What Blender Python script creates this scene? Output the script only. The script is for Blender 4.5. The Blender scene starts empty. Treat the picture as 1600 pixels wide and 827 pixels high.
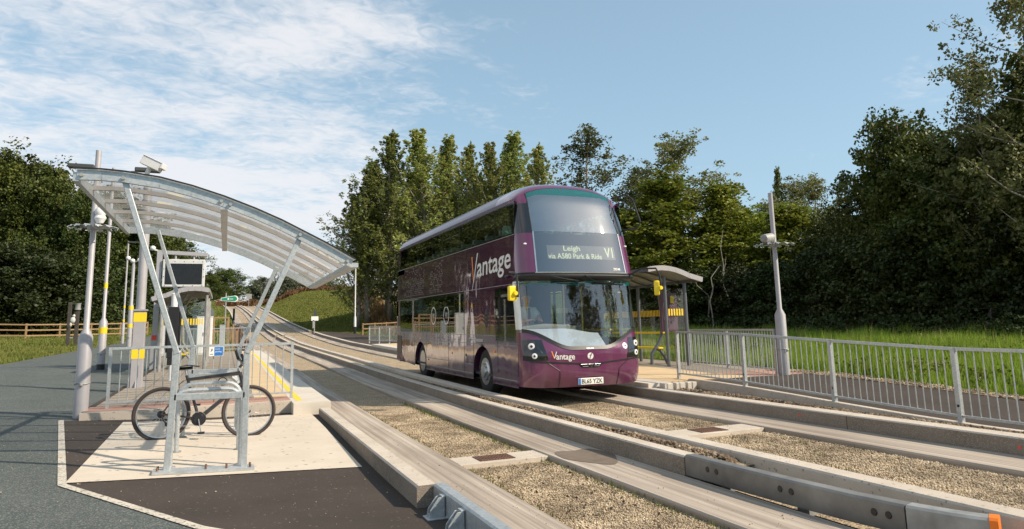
import bpy, bmesh, math, random
import numpy as np
from mathutils import Vector, Matrix

# ------------------------------------------------------------------ camera
scene = bpy.context.scene
COL = scene.collection
CAM_H = 1.4293
def camera():
    pitch, yaw, roll = .1521, .3967, -.0234
    fw = Vector((math.sin(yaw)*math.cos(pitch), math.cos(yaw)*math.cos(pitch), math.sin(pitch)))
    rt = Vector((math.cos(yaw), -math.sin(yaw), 0)); up = rt.cross(fw)
    r2 = rt*math.cos(roll)+up*math.sin(roll); u2 = up*math.cos(roll)-rt*math.sin(roll)
    cd = bpy.data.cameras.new('camera'); cam = bpy.data.objects.new('camera', cd); COL.objects.link(cam)
    b = -fw
    cam.matrix_world = Matrix(((r2.x,u2.x,b.x,0),(r2.y,u2.y,b.y,0),(r2.z,u2.z,b.z,CAM_H),(0,0,0,1)))
    cd.sensor_width = 36; cd.lens = 36*1066.1/1600
    cd.shift_y = -66/1600; cd.clip_end = 5000; cd.clip_start = .05
    scene.camera = cam
camera()
# ------------------------------------------------------------------ light
SUN_EL = math.radians(37.5)
SUN_H = Vector((.79, -.61, 0)).normalized()
sun_dir = Vector((SUN_H.x*math.cos(SUN_EL), SUN_H.y*math.cos(SUN_EL), math.sin(SUN_EL)))
sd = bpy.data.lights.new('sun', 'SUN'); sd.energy = 5.0; sd.angle = math.radians(.53); sd.color = (1, .87, .70)
so = bpy.data.objects.new('sun', sd); COL.objects.link(so)
so.rotation_euler = sun_dir.to_track_quat('Z', 'Y').to_euler(); so.location = (20, -20, 30)
scene.view_settings.view_transform = 'Standard'; scene.view_settings.look = 'None'
scene.view_settings.gamma = 1; scene.view_settings.use_curve_mapping = False
scene.view_settings.exposure = .36
try:
    scene.cycles.max_bounces = 10; scene.cycles.transparent_max_bounces = 16
except Exception: pass

def world():
    w = bpy.data.worlds.new('World'); scene.world = w; w.use_nodes = True
    nt = w.node_tree; nt.nodes.clear(); N = nt.nodes.new; L = nt.links.new
    out = N('ShaderNodeOutputWorld'); bg = N('ShaderNodeBackground'); L(bg.outputs[0], out.inputs[0])
    bg.inputs[1].default_value = .112
    sky = N('ShaderNodeTexSky'); sky.sky_type = 'NISHITA'; sky.sun_disc = False
    sky.sun_elevation = SUN_EL
    sky.sun_rotation = math.atan2(sun_dir.x, sun_dir.y)
    sky.air_density = 1.0; sky.dust_density = 1.2; sky.ozone_density = 1.5; sky.altitude = 50
    tc = N('ShaderNodeTexCoord')
    sep = N('ShaderNodeSeparateXYZ'); L(tc.outputs['Generated'], sep.inputs[0])
    def M(op, a, b=None, c=None, clamp=False):
        m = N('ShaderNodeMath'); m.operation = op; m.use_clamp = clamp
        for i, v in enumerate((a, b, c)):
            if v is None: continue
            if isinstance(v, (int, float)): m.inputs[i].default_value = v
            else: L(v, m.inputs[i])
        return m.outputs[0]
    zc = M('ADD', M('MAXIMUM', sep.outputs[2], 0.0), .10)
    u = M('DIVIDE', sep.outputs[0], zc); v = M('DIVIDE', sep.outputs[1], zc)
    cmb = N('ShaderNodeCombineXYZ'); L(u, cmb.inputs[0]); L(v, cmb.inputs[1])
    rot = N('ShaderNodeMapping'); L(cmb.outputs[0], rot.inputs[0]); rot.inputs['Rotation'].default_value = (0, 0, math.radians(-50)); rot.inputs['Scale'].default_value = (1.0, 1.35, 1)
    def noise(scale, detail, rough, dist=0, vec=None, off=0):
        n = N('ShaderNodeTexNoise'); n.inputs['Scale'].default_value = scale; n.inputs['Detail'].default_value = detail
        n.inputs['Roughness'].default_value = rough; n.inputs['Distortion'].default_value = dist
        L(vec or rot.outputs[0], n.inputs['Vector']); return n.outputs[0]
    n1 = noise(2.3, 9, .62, .35); n2 = noise(12.5, 4, .55, 1.2)
    n3 = noise(.55, 3, .5, 0)
    # bank of altocumulus over the left (north-west) half of the sky
    pl = N('ShaderNodeVectorMath'); pl.operation = 'DOT_PRODUCT'; L(tc.outputs['Generated'], pl.inputs[0]); pl.inputs[1].default_value = CLOUDN
    bank = N('ShaderNodeMapRange'); L(pl.outputs['Value'], bank.inputs[0])
    bank.inputs[1].default_value = -.03; bank.inputs[2].default_value = .30; bank.inputs[3].default_value = -.20; bank.inputs[4].default_value = .20
    low = N('ShaderNodeMapRange'); L(sep.outputs[2], low.inputs[0]); low.inputs[1].default_value = .0; low.inputs[2].default_value = .35
    low.inputs[3].default_value = .16; low.inputs[4].default_value = 0
    tot = M('ADD', M('ADD', M('MULTIPLY', n1, .80), M('MULTIPLY', n2, .38)), M('ADD', bank.outputs[0], M('MULTIPLY', M('SUBTRACT', n3, .5), .5)))
    tot = M('ADD', tot, low.outputs[0])
    den = N('ShaderNodeMapRange'); L(tot, den.inputs[0]); den.interpolation_type = 'SMOOTHSTEP'
    den.inputs[1].default_value = .56; den.inputs[2].default_value = .96; den.inputs[4].default_value = .82
    hz = N('ShaderNodeMapRange'); L(sep.outputs[2], hz.inputs[0]); hz.inputs[1].default_value = -.02; hz.inputs[2].default_value = .22
    hz.inputs[2].default_value = .45; hz.inputs[3].default_value = .60; hz.inputs[4].default_value = .40
    mx0 = N('ShaderNodeMix'); mx0.data_type = 'RGBA'; L(hz.outputs[0], mx0.inputs[0]); L(sky.outputs[0], mx0.inputs[6]); mx0.inputs[7].default_value = (3.7, 5.5, 6.5, 1)
    mx = N('ShaderNodeMix'); mx.data_type = 'RGBA'; L(den.outputs[0], mx.inputs[0]); L(mx0.outputs[2], mx.inputs[6])
    mx.inputs[7].default_value = (6.5, 6.45, 6.6, 1)
    L(mx.outputs[2], bg.inputs[0])
CLOUDN = (-.80, .40, .10)
world()

# ------------------------------------------------------------------ terrain profile
def lerp_tab(t, x):
    if x <= t[0][0]: return t[0][1]
    for (a, b), (c, d) in zip(t, t[1:]):
        if x <= c: return b+(d-b)*(x-a)/(c-a)
    return t[-1][1]+(x-t[-1][0])*(t[-1][1]-t[-2][1])/(t[-1][0]-t[-2][0])
TZT = [(-50,0),(12,0),(20,.08),(25,.15),(30,.23),(35,.32),(45,.55),(57,.95),(70,1.5),(85,2.3),(103,3.4),(120,4.55),(137,5.8),(155,7.3),(175,8.7),(195,10.2),(228,12.8),(250,14)]
TXT = [(-50,0),(30,0),(45,-.3),(70,-.45),(103,-.6),(120,-.8),(137,-1.3),(155,-2.4),(175,-3.5),(195,-5),(228,-9.5),(250,-14)]
def TZ(y): return lerp_tab(TZT, y)
def TX(y): return lerp_tab(TXT, y)
def ss(a, b, x):
    t = max(0, min(1, (x-a)/(b-a))); return t*t*(3-2*t)
def gl(x): return .045*(1.4-max(x, -5)) if x < 1.4 else 0
def land(x, y):
    xl = x-TX(y)
    z = TZ(min(y, 150))
    if y > 150: z = TZ(150)+(TZ(min(y, 230))-TZ(150))*ss(14, 2, abs(xl-3))
    if xl < 1.4:
        z += gl(xl)
        z += .4*ss(-6, -22, xl)*ss(25, 55, y)+3.2*ss(-8, -24, xl)*ss(62, 110, y)
    if xl > 8:
        z += .25*ss(8, 8.8, xl)*ss(5, 12, y)*(1-ss(36, 44, y))
        z += .3*ss(11.5, 22, x)
        z += 1.4*ss(9, 19, xl)*ss(50, 85, y)+1.5*ss(8.2, 17, xl)*ss(75, 130, y)
    return z

# ------------------------------------------------------------------ materials
MATS = {}
def newmat(name):
    m = bpy.data.materials.new(name); m.use_nodes = True; MATS[name] = m
    return m, m.node_tree, m.node_tree.nodes['Principled BSDF']
def mapped(nt, scale=(1,1,1), coord='Object'):
    tc = nt.nodes.new('ShaderNodeTexCoord'); mp = nt.nodes.new('ShaderNodeMapping'); mp.inputs['Scale'].default_value = scale
    nt.links.new(tc.outputs[coord], mp.inputs[0]); return mp.outputs[0]
def tnoise(nt, vec, scale, detail=6, rough=.6):
    n = nt.nodes.new('ShaderNodeTexNoise'); n.inputs['Scale'].default_value = scale; n.inputs['Detail'].default_value = detail
    n.inputs['Roughness'].default_value = rough; nt.links.new(vec, n.inputs['Vector']); return n.outputs[0]
def tramp(nt, fac, stops):
    r = nt.nodes.new('ShaderNodeValToRGB'); nt.links.new(fac, r.inputs[0])
    e = r.color_ramp.elements
    while len(e) < len(stops): e.new(.5)
    for i, (p, c) in enumerate(stops): e[i].position = p; e[i].color = (*c, 1)
    return r.outputs[0]
def tmix(nt, fac, a, b, mode='MIX'):
    m = nt.nodes.new('ShaderNodeMix'); m.data_type = 'RGBA'; m.blend_type = mode
    for i, v in ((0, fac), (6, a), (7, b)):
        if isinstance(v, (int, float)): m.inputs[i].default_value = v
        elif isinstance(v, tuple): m.inputs[i].default_value = (*v, 1)
        else: nt.links.new(v, m.inputs[i])
    return m.outputs[2]
def tbump(nt, b, h, strength=.3, dist=.01):
    n = nt.nodes.new('ShaderNodeBump'); n.inputs['Strength'].default_value = strength; n.inputs['Distance'].default_value = dist
    nt.links.new(h, n.inputs['Height']); nt.links.new(n.outputs[0], b.inputs['Normal'])
def plain(name, col, rough=.5, metal=0, coat=0, var=.12, spec=.5, vscale=6):
    m, nt, b = newmat(name)
    v = mapped(nt); n = tnoise(nt, v, vscale, 5)
    c = tramp(nt, n, [(.3, tuple(q*(1-var) for q in col)), (.7, tuple(min(1, q*(1+var)) for q in col))])
    nt.links.new(c, b.inputs['Base Color']); b.inputs['Roughness'].default_value = rough; b.inputs['Metallic'].default_value = metal
    b.inputs['Coat Weight'].default_value = coat; b.inputs['Coat Roughness'].default_value = .04
    b.inputs['Specular IOR Level'].default_value = spec
    return m
def emis(name, col, s):
    m, nt, b = newmat(name); b.inputs['Base Color'].default_value = (*col, 1)
    b.inputs['Emission Color'].default_value = (*col, 1); b.inputs['Emission Strength'].default_value = s; return m
def ground_mat(name, c1, c2, speck=None, sscale=260, nscale=1.3, rough=.9, bump=.25, bscale=150, stretch=(1,1,1), speckp=.72, fine=.15):
    m, nt, b = newmat(name); v = mapped(nt, (1,1,1)); vs = mapped(nt, stretch)
    n = tnoise(nt, vs, nscale, 8, .65); col = tramp(nt, n, [(.32, c1), (.68, c2)])
    f = tnoise(nt, v, bscale, 3, .7)
    col = tmix(nt, fine*2, col, tramp(nt, f, [(.3, (.25,.25,.25)), (.7, (.78,.78,.78))]), 'OVERLAY')
    if speck:
        vo = nt.nodes.new('ShaderNodeTexVoronoi'); vo.inputs['Scale'].default_value = sscale; nt.links.new(v, vo.inputs['Vector'])
        s = nt.nodes.new('ShaderNodeSeparateColor'); nt.links.new(vo.outputs['Color'], s.inputs[0])
        g = nt.nodes.new('ShaderNodeMath'); g.operation = 'GREATER_THAN'; g.inputs[1].default_value = speckp; nt.links.new(s.outputs[0], g.inputs[0])
        col = tmix(nt, g.outputs[0], col, speck)
    nt.links.new(col, b.inputs['Base Color']); b.inputs['Roughness'].default_value = rough
    b.inputs['Specular IOR Level'].default_value = .3
    tbump(nt, b, f, bump, .01)
    return m
ground_mat('asphalt_path', (.052,.062,.060), (.082,.093,.090), (.17,.18,.16), 110, .8, .92, .5, 90, speckp=.8, fine=.3)
ground_mat('asphalt_dark', (.040,.031,.025), (.062,.049,.040), (.11,.095,.08), 70, .7, .9, .45, 120, speckp=.985, fine=.18)
ground_mat('concrete_pad', (.50,.43,.345), (.58,.51,.42), (.30,.26,.22), 30, 1.5, .85, .25, 130, speckp=.985, fine=.1)
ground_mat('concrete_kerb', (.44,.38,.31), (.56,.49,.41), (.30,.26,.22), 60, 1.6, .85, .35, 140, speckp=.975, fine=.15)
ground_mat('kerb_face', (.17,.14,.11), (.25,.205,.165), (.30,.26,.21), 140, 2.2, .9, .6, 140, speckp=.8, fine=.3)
ground_mat('gravel', (.32,.245,.155), (.46,.355,.23), (.12,.10,.08), 75, 2.0, .95, 1.0, 60, speckp=.7, fine=.35)
ground_mat('coping_stone', (.50,.45,.38), (.60,.545,.47), None, 1, 1.8, .8, .25, 160, fine=.12)
ground_mat('paving_grey', (.23,.195,.155), (.30,.255,.205), None, 1, 1.5, .85, .25, 120, fine=.15)
ground_mat('paving_buff', (.50,.37,.22), (.60,.45,.27), None, 1, 2.5, .85, .25, 120, fine=.12)
ground_mat('paving_pink', (.33,.19,.145), (.42,.245,.185), None, 1, 2.5, .85, .25, 120, fine=.12)
ground_mat('yellow_line', (.75,.48,.02), (.85,.58,.03), None, 1, 4, .6, .2, 90, fine=.08)
ground_mat('edging', (.42,.38,.31), (.58,.53,.45), (.2,.18,.15), 60, 6, .85, .4, 90, speckp=.85)
def strip_mat():
    m, nt, b = newmat('concrete_strip')
    v = mapped(nt, (1, .012, 1)); v2 = mapped(nt)
    n = tnoise(nt, v, 16, 4, .6); col = tramp(nt, n, [(.34, (.25,.205,.165)), (.50, (.37,.31,.25)), (.66, (.50,.43,.35))])
    v3 = mapped(nt, (1, .22, 1)); n2 = tnoise(nt, v3, 1.6, 5, .55); col = tmix(nt, .7, col, tramp(nt, n2, [(.38, (.66,.63,.60)), (.58, (1,1,1))]), 'MULTIPLY')
    f = tnoise(nt, v2, 160, 3, .7); col = tmix(nt, .35, col, tramp(nt, f, [(.3, (.3,.3,.3)), (.7, (.7,.7,.7))]), 'OVERLAY')
    nt.links.new(col, b.inputs['Base Color']); b.inputs['Roughness'].default_value = .8
    tbump(nt, b, f, .3, .008)
strip_mat()
def lawn_mat(name, a, bcol, c):
    m, nt, b = newmat(name); v = mapped(nt); n = tnoise(nt, v, .35, 8, .65); n2 = tnoise(nt, v, 9, 6, .75)
    col = tramp(nt, n, [(.3, a), (.55, bcol), (.75, c)])
    col = tmix(nt, .7, col, tramp(nt, n2, [(.3, (.22,.22,.2)), (.7, (.8,.8,.75))]), 'OVERLAY')
    nt.links.new(col, b.inputs['Base Color']); b.inputs['Roughness'].default_value = 1; b.inputs['Specular IOR Level'].default_value = .1
    tbump(nt, b, n2, 1.0, .12)
lawn_mat('lawn', (.07,.095,.018), (.115,.13,.026), (.17,.165,.05))
plain('leaf_trunk', (.10,.075,.055), .9, var=.4)
plain('pale_trunk', (.30,.26,.21), .85, var=.35)
def leaf_mat(name, cols, trans=.25, rough=.55):
    m, nt, b = newmat(name)
    g = nt.nodes.new('ShaderNodeNewGeometry'); oi = nt.nodes.new('ShaderNodeObjectInfo')
    v = mapped(nt); n = tnoise(nt, v, .5, 3, .5)
    ad = nt.nodes.new('ShaderNodeMath'); ad.operation = 'MULTIPLY_ADD'; nt.links.new(g.outputs['Random Per Island'], ad.inputs[0]); ad.inputs[1].default_value = .42; 
    m2 = nt.nodes.new('ShaderNodeMath'); m2.operation = 'MULTIPLY'; nt.links.new(n, m2.inputs[0]); m2.inputs[1].default_value = .75
    nt.links.new(m2.outputs[0], ad.inputs[2])
    col = tramp(nt, ad.outputs[0], [(.15, cols[0]), (.5, cols[1]), (.85, cols[2])])
    hv = nt.nodes.new('ShaderNodeHueSaturation'); nt.links.new(col, hv.inputs['Color'])
    mr = nt.nodes.new('ShaderNodeMapRange'); nt.links.new(oi.outputs['Random'], mr.inputs[0]); mr.inputs[3].default_value = .68; mr.inputs[4].default_value = 1.32
    wn = nt.nodes.new('ShaderNodeTexWhiteNoise'); wn.noise_dimensions = '1D'; nt.links.new(oi.outputs['Random'], wn.inputs['W'])
    m3 = nt.nodes.new('ShaderNodeMapRange'); nt.links.new(wn.outputs['Value'], m3.inputs[0]); m3.inputs[3].default_value = .488; m3.inputs[4].default_value = .516; nt.links.new(m3.outputs[0], hv.inputs['Hue'])
    nt.links.new(mr.outputs[0], hv.inputs['Value'])
    nt.links.new(hv.outputs[0], b.inputs['Base Color']); b.inputs['Roughness'].default_value = rough; b.inputs['Specular IOR Level'].default_value = .25
    tr = nt.nodes.new('ShaderNodeBsdfTranslucent'); nt.links.new(hv.outputs[0], tr.inputs[0])
    mx = nt.nodes.new('ShaderNodeMixShader'); mx.inputs[0].default_value = trans
    nt.links.new(b.outputs[0], mx.inputs[1]); nt.links.new(tr.outputs[0], mx.inputs[2])
    nt.links.new(mx.outputs[0], nt.nodes['Material Output'].inputs[0])
leaf_mat('leaf_oak', ((.030,.048,.010), (.058,.082,.016), (.11,.12,.024)), .2)
leaf_mat('leaf_poplar', ((.13,.165,.04), (.22,.25,.06), (.34,.34,.11)), .45)
leaf_mat('leaf_aspen', ((.07,.09,.028), (.14,.15,.048), (.22,.21,.085)), .33)
leaf_mat('leaf_birch', ((.06,.105,.013), (.14,.185,.022), (.25,.25,.038)), .3)
leaf_mat('leaf_willow', ((.07,.085,.05), (.12,.135,.08), (.17,.18,.12)))
leaf_mat('leaf_bush', ((.020,.032,.008), (.035,.050,.012), (.06,.075,.02)), .15)
leaf_mat('grass_tall', ((.10,.16,.014), (.18,.26,.024), (.31,.36,.06)), .42, .6)
leaf_mat('grass_short', ((.075,.10,.018), (.115,.14,.026), (.19,.185,.055)), .25, .8)
leaf_mat('weed_red', ((.09,.045,.025), (.15,.075,.04), (.21,.13,.06)), .25, .9)
leaf_mat('dry_grass', ((.22,.16,.08), (.30,.23,.12), (.38,.31,.18)), .25, .9)
def galv():
    m, nt, b = newmat('galvanised'); v = mapped(nt)
    vo = nt.nodes.new('ShaderNodeTexVoronoi'); vo.inputs['Scale'].default_value = 55; nt.links.new(v, vo.inputs['Vector'])
    n = tnoise(nt, v, 6, 6, .6); s = nt.nodes.new('ShaderNodeSeparateColor'); nt.links.new(vo.outputs['Color'], s.inputs[0])
    c = tmix(nt, .5, tramp(nt, n, [(.3, (.38,.41,.42)), (.7, (.56,.58,.58))]), tramp(nt, s.outputs[0], [(0, (.36,.39,.40)), (1, (.60,.62,.62))]))
    nt.links.new(c, b.inputs['Base Color']); b.inputs['Metallic'].default_value = .55; b.inputs['Roughness'].default_value = .42
galv()
plain('rail_steel', (.20,.19,.175), .5, .35, var=.38, vscale=2.2)
plain('galvanised_dull', (.30,.30,.29), .6, .3, var=.25)
plain('pole_paint', (.38,.365,.375), .45, .15, var=.06)
plain('pole_dark', (.045,.05,.05), .6)
plain('white_paint', (.68,.67,.66), .45, var=.06)
plain('cream_cabinet', (.55,.55,.53), .55, var=.07)
plain('yellow_band', (.80,.56,.02), .5, var=.05)
plain('yellow_plastic', (.85,.62,.01), .4, coat=.3, var=.05)
plain('black_plastic', (.014,.014,.016), .4, var=.2)
plain('black_gloss', (.010,.010,.012), .08, coat=1, var=.2)
plain('rubber', (.018,.017,.016), .8, var=.3)
plain('tyre_brown', (.045,.032,.028), .75, var=.3)
plain('alloy', (.55,.55,.55), .3, .9, var=.1)
plain('bike_grey', (.030,.028,.028), .35, .2, coat=.6, var=.1)
plain('timber_orange', (.30,.19,.095), .8, var=.25, vscale=12)
plain('timber_dark', (.05,.042,.035), .8, var=.3)
plain('sign_blue', (.02,.16,.50), .45, var=.03)
plain('sign_green', (.01,.24,.13), .45, var=.03)
plain('sign_red', (.70,.07,.03), .5, var=.05)
plain('sign_white', (.75,.75,.74), .5, var=.03)
plain('orange_band', (.85,.19,.01), .5, var=.08)
plain('bus_purple', (.130,.026,.082), .22, .15, coat=1, var=.06, vscale=2)
plain('bus_side', (.105,.030,.075), .10, .30, coat=1, var=.10, vscale=2).node_tree.nodes['Principled BSDF'].inputs['Coat IOR'].default_value = 2.3
_nt = MATS['bus_side'].node_tree; _b = _nt.nodes['Principled BSDF']; tbump(_nt, _b, tnoise(_nt, mapped(_nt, (1,1,.6)), 1.3, 2, .5), .5, .02); _nt.links.new(_b.inputs['Normal'].links[0].from_socket, _b.inputs['Coat Normal'])
plain('bus_roof', (.065,.035,.075), .30, .1, coat=.35, var=.08)
plain('bus_lettering', (.72,.70,.66), .35, var=.04)
plain('bus_lettering_dim', (.42,.36,.36), .35, var=.04)
plain('bus_orange', (.80,.26,.06), .35, var=.05)
plain('dash_lilac', (.40,.40,.48), .6, var=.05)
plain('cab_grey', (.20,.18,.16), .7, var=.08)
plain('interior_dark', (.045,.045,.055), .8, var=.2)
plain('seat_purple', (.06,.03,.07), .8, var=.2)
plain('headrest_white', (.55,.55,.52), .7, var=.1)
plain('lamp_white', (.75,.76,.74), .15, coat=1, var=.04)
plain('amber', (.85,.22,.01), .2, coat=1)
plain('skin', (.42,.23,.16), .55, var=.08)
plain('shirt_white', (.60,.62,.60), .8, var=.06)
plain('tie_dark', (.07,.03,.05), .7)
plain('hair_grey', (.07,.06,.055), .9)
plain('plate_white', (.75,.75,.68), .4, var=.03)
plain('rust_brown', (.14,.07,.045), .8, var=.3)
plain('screen_black', (.012,.012,.013), .25, var=.3)
plain('shelter_grey', (.15,.16,.175), .4, .4, var=.12)
plain('shelter_purple', (.12,.055,.09), .35, coat=.4, var=.1)
plain('leaf_litter', (.09,.065,.04), .9, var=.4)
emis('led_text', (.85,.90,.55), .75)
def stone_mat(name, cs):
    m, nt, b = newmat(name); g = nt.nodes.new('ShaderNodeNewGeometry')
    c = tramp(nt, g.outputs['Random Per Island'], list(zip((0, .2, .5, .8, 1), cs)))
    v = mapped(nt); n = tnoise(nt, v, 1.6, 6, .7); c = tmix(nt, .9, c, tramp(nt, n, [(.42, (.42,.40,.38)), (.60, (1,1,1))]), 'MULTIPLY')
    nt.links.new(c, b.inputs['Base Color']); b.inputs['Roughness'].default_value = .9
stone_mat('stone', ((.15,.115,.08), (.37,.285,.185), (.52,.405,.26), (.62,.495,.34), (.68,.58,.44)))
stone_mat('stone_brown', ((.09,.06,.04), (.17,.12,.075), (.25,.175,.105), (.32,.235,.15), (.40,.32,.23)))
def glass(name, tint, add=.05, ior=1.5, rough=.015, film=0, filmcol=(.5,.5,.5)):
    m, nt, b = newmat(name)
    nt.nodes.remove(b)
    t = nt.nodes.new('ShaderNodeBsdfTransparent'); t.inputs[0].default_value = (*tint, 1)
    g = nt.nodes.new('ShaderNodeBsdfGlossy'); g.inputs['Roughness'].default_value = rough; g.inputs[0].default_value = (.95,.97,.97,1)
    f = nt.nodes.new('ShaderNodeLayerWeight'); f.inputs[0].default_value = .5
    p = nt.nodes.new('ShaderNodeMath'); p.operation = 'POWER'; nt.links.new(f.outputs['Facing'], p.inputs[0]); p.inputs[1].default_value = 4.5
    a = nt.nodes.new('ShaderNodeMath'); a.operation = 'MULTIPLY_ADD'; a.use_clamp = True; nt.links.new(p.outputs[0], a.inputs[0]); a.inputs[1].default_value = .95-add; a.inputs[2].default_value = .05+add
    mx = nt.nodes.new('ShaderNodeMixShader'); nt.links.new(a.outputs[0], mx.inputs[0]); nt.links.new(t.outputs[0], mx.inputs[1]); nt.links.new(g.outputs[0], mx.inputs[2])
    o = mx.outputs[0]
    if film:
        d = nt.nodes.new('ShaderNodeBsdfDiffuse'); d.inputs[0].default_value = (*filmcol, 1)
        tl = nt.nodes.new('ShaderNodeBsdfTranslucent'); tl.inputs[0].default_value = (*filmcol, 1)
        ad = nt.nodes.new('ShaderNodeMixShader'); ad.inputs[0].default_value = .5; nt.links.new(d.outputs[0], ad.inputs[1]); nt.links.new(tl.outputs[0], ad.inputs[2])
        m2 = nt.nodes.new('ShaderNodeMixShader'); m2.inputs[0].default_value = film; nt.links.new(o, m2.inputs[1]); nt.links.new(ad.outputs[0], m2.inputs[2]); o = m2.outputs[0]
    nt.links.new(o, nt.nodes['Material Output'].inputs[0])
glass('windscreen_glass', (.84,.92,.90), .10)
glass('upper_glass', (.62,.78,.75), .33)
glass('window_glass', (.42,.50,.45), .10)
glass('display_glass', (.45,.47,.48), .20)
glass('teal_band', (.10,.62,.60), .12, film=.35, filmcol=(.03,.40,.40))
glass('clear_panel', (.86,.90,.88), .03)
glass('polycarbonate', (.84,.85,.86), .05, rough=.05, film=.07, filmcol=(.75,.70,.62))
M = MATS

def grime(name):
    nt = MATS[name].node_tree; b = nt.nodes['Principled BSDF']; src = b.inputs['Base Color'].links[0].from_socket
    tc = nt.nodes.new('ShaderNodeTexCoord'); sp = nt.nodes.new('ShaderNodeSeparateXYZ'); nt.links.new(tc.outputs['Object'], sp.inputs[0])
    mr = nt.nodes.new('ShaderNodeMapRange'); nt.links.new(sp.outputs[2], mr.inputs[0]); mr.inputs[1].default_value = .25; mr.inputs[2].default_value = 1.05; mr.inputs[3].default_value = .30; mr.inputs[4].default_value = 0
    n = tnoise(nt, mapped(nt, (1, 1, .35)), 5, 8, .7)
    ad = nt.nodes.new('ShaderNodeMath'); ad.operation = 'ADD'; nt.links.new(mr.outputs[0], ad.inputs[0]); nt.links.new(n, ad.inputs[1])
    m2 = nt.nodes.new('ShaderNodeMapRange'); nt.links.new(ad.outputs[0], m2.inputs[0]); m2.inputs[1].default_value = .56; m2.inputs[2].default_value = .92; m2.inputs[4].default_value = .24
    nt.links.new(tmix(nt, m2.outputs[0], src, (.20,.165,.13)), b.inputs['Base Color'])
    r = nt.nodes.new('ShaderNodeMapRange'); nt.links.new(m2.outputs[0], r.inputs[0]); r.inputs[2].default_value = .34; r.inputs[3].default_value = .03; r.inputs[4].default_value = .35; nt.links.new(r.outputs[0], b.inputs['Coat Roughness'])
grime('bus_side'); grime('bus_purple')
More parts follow.
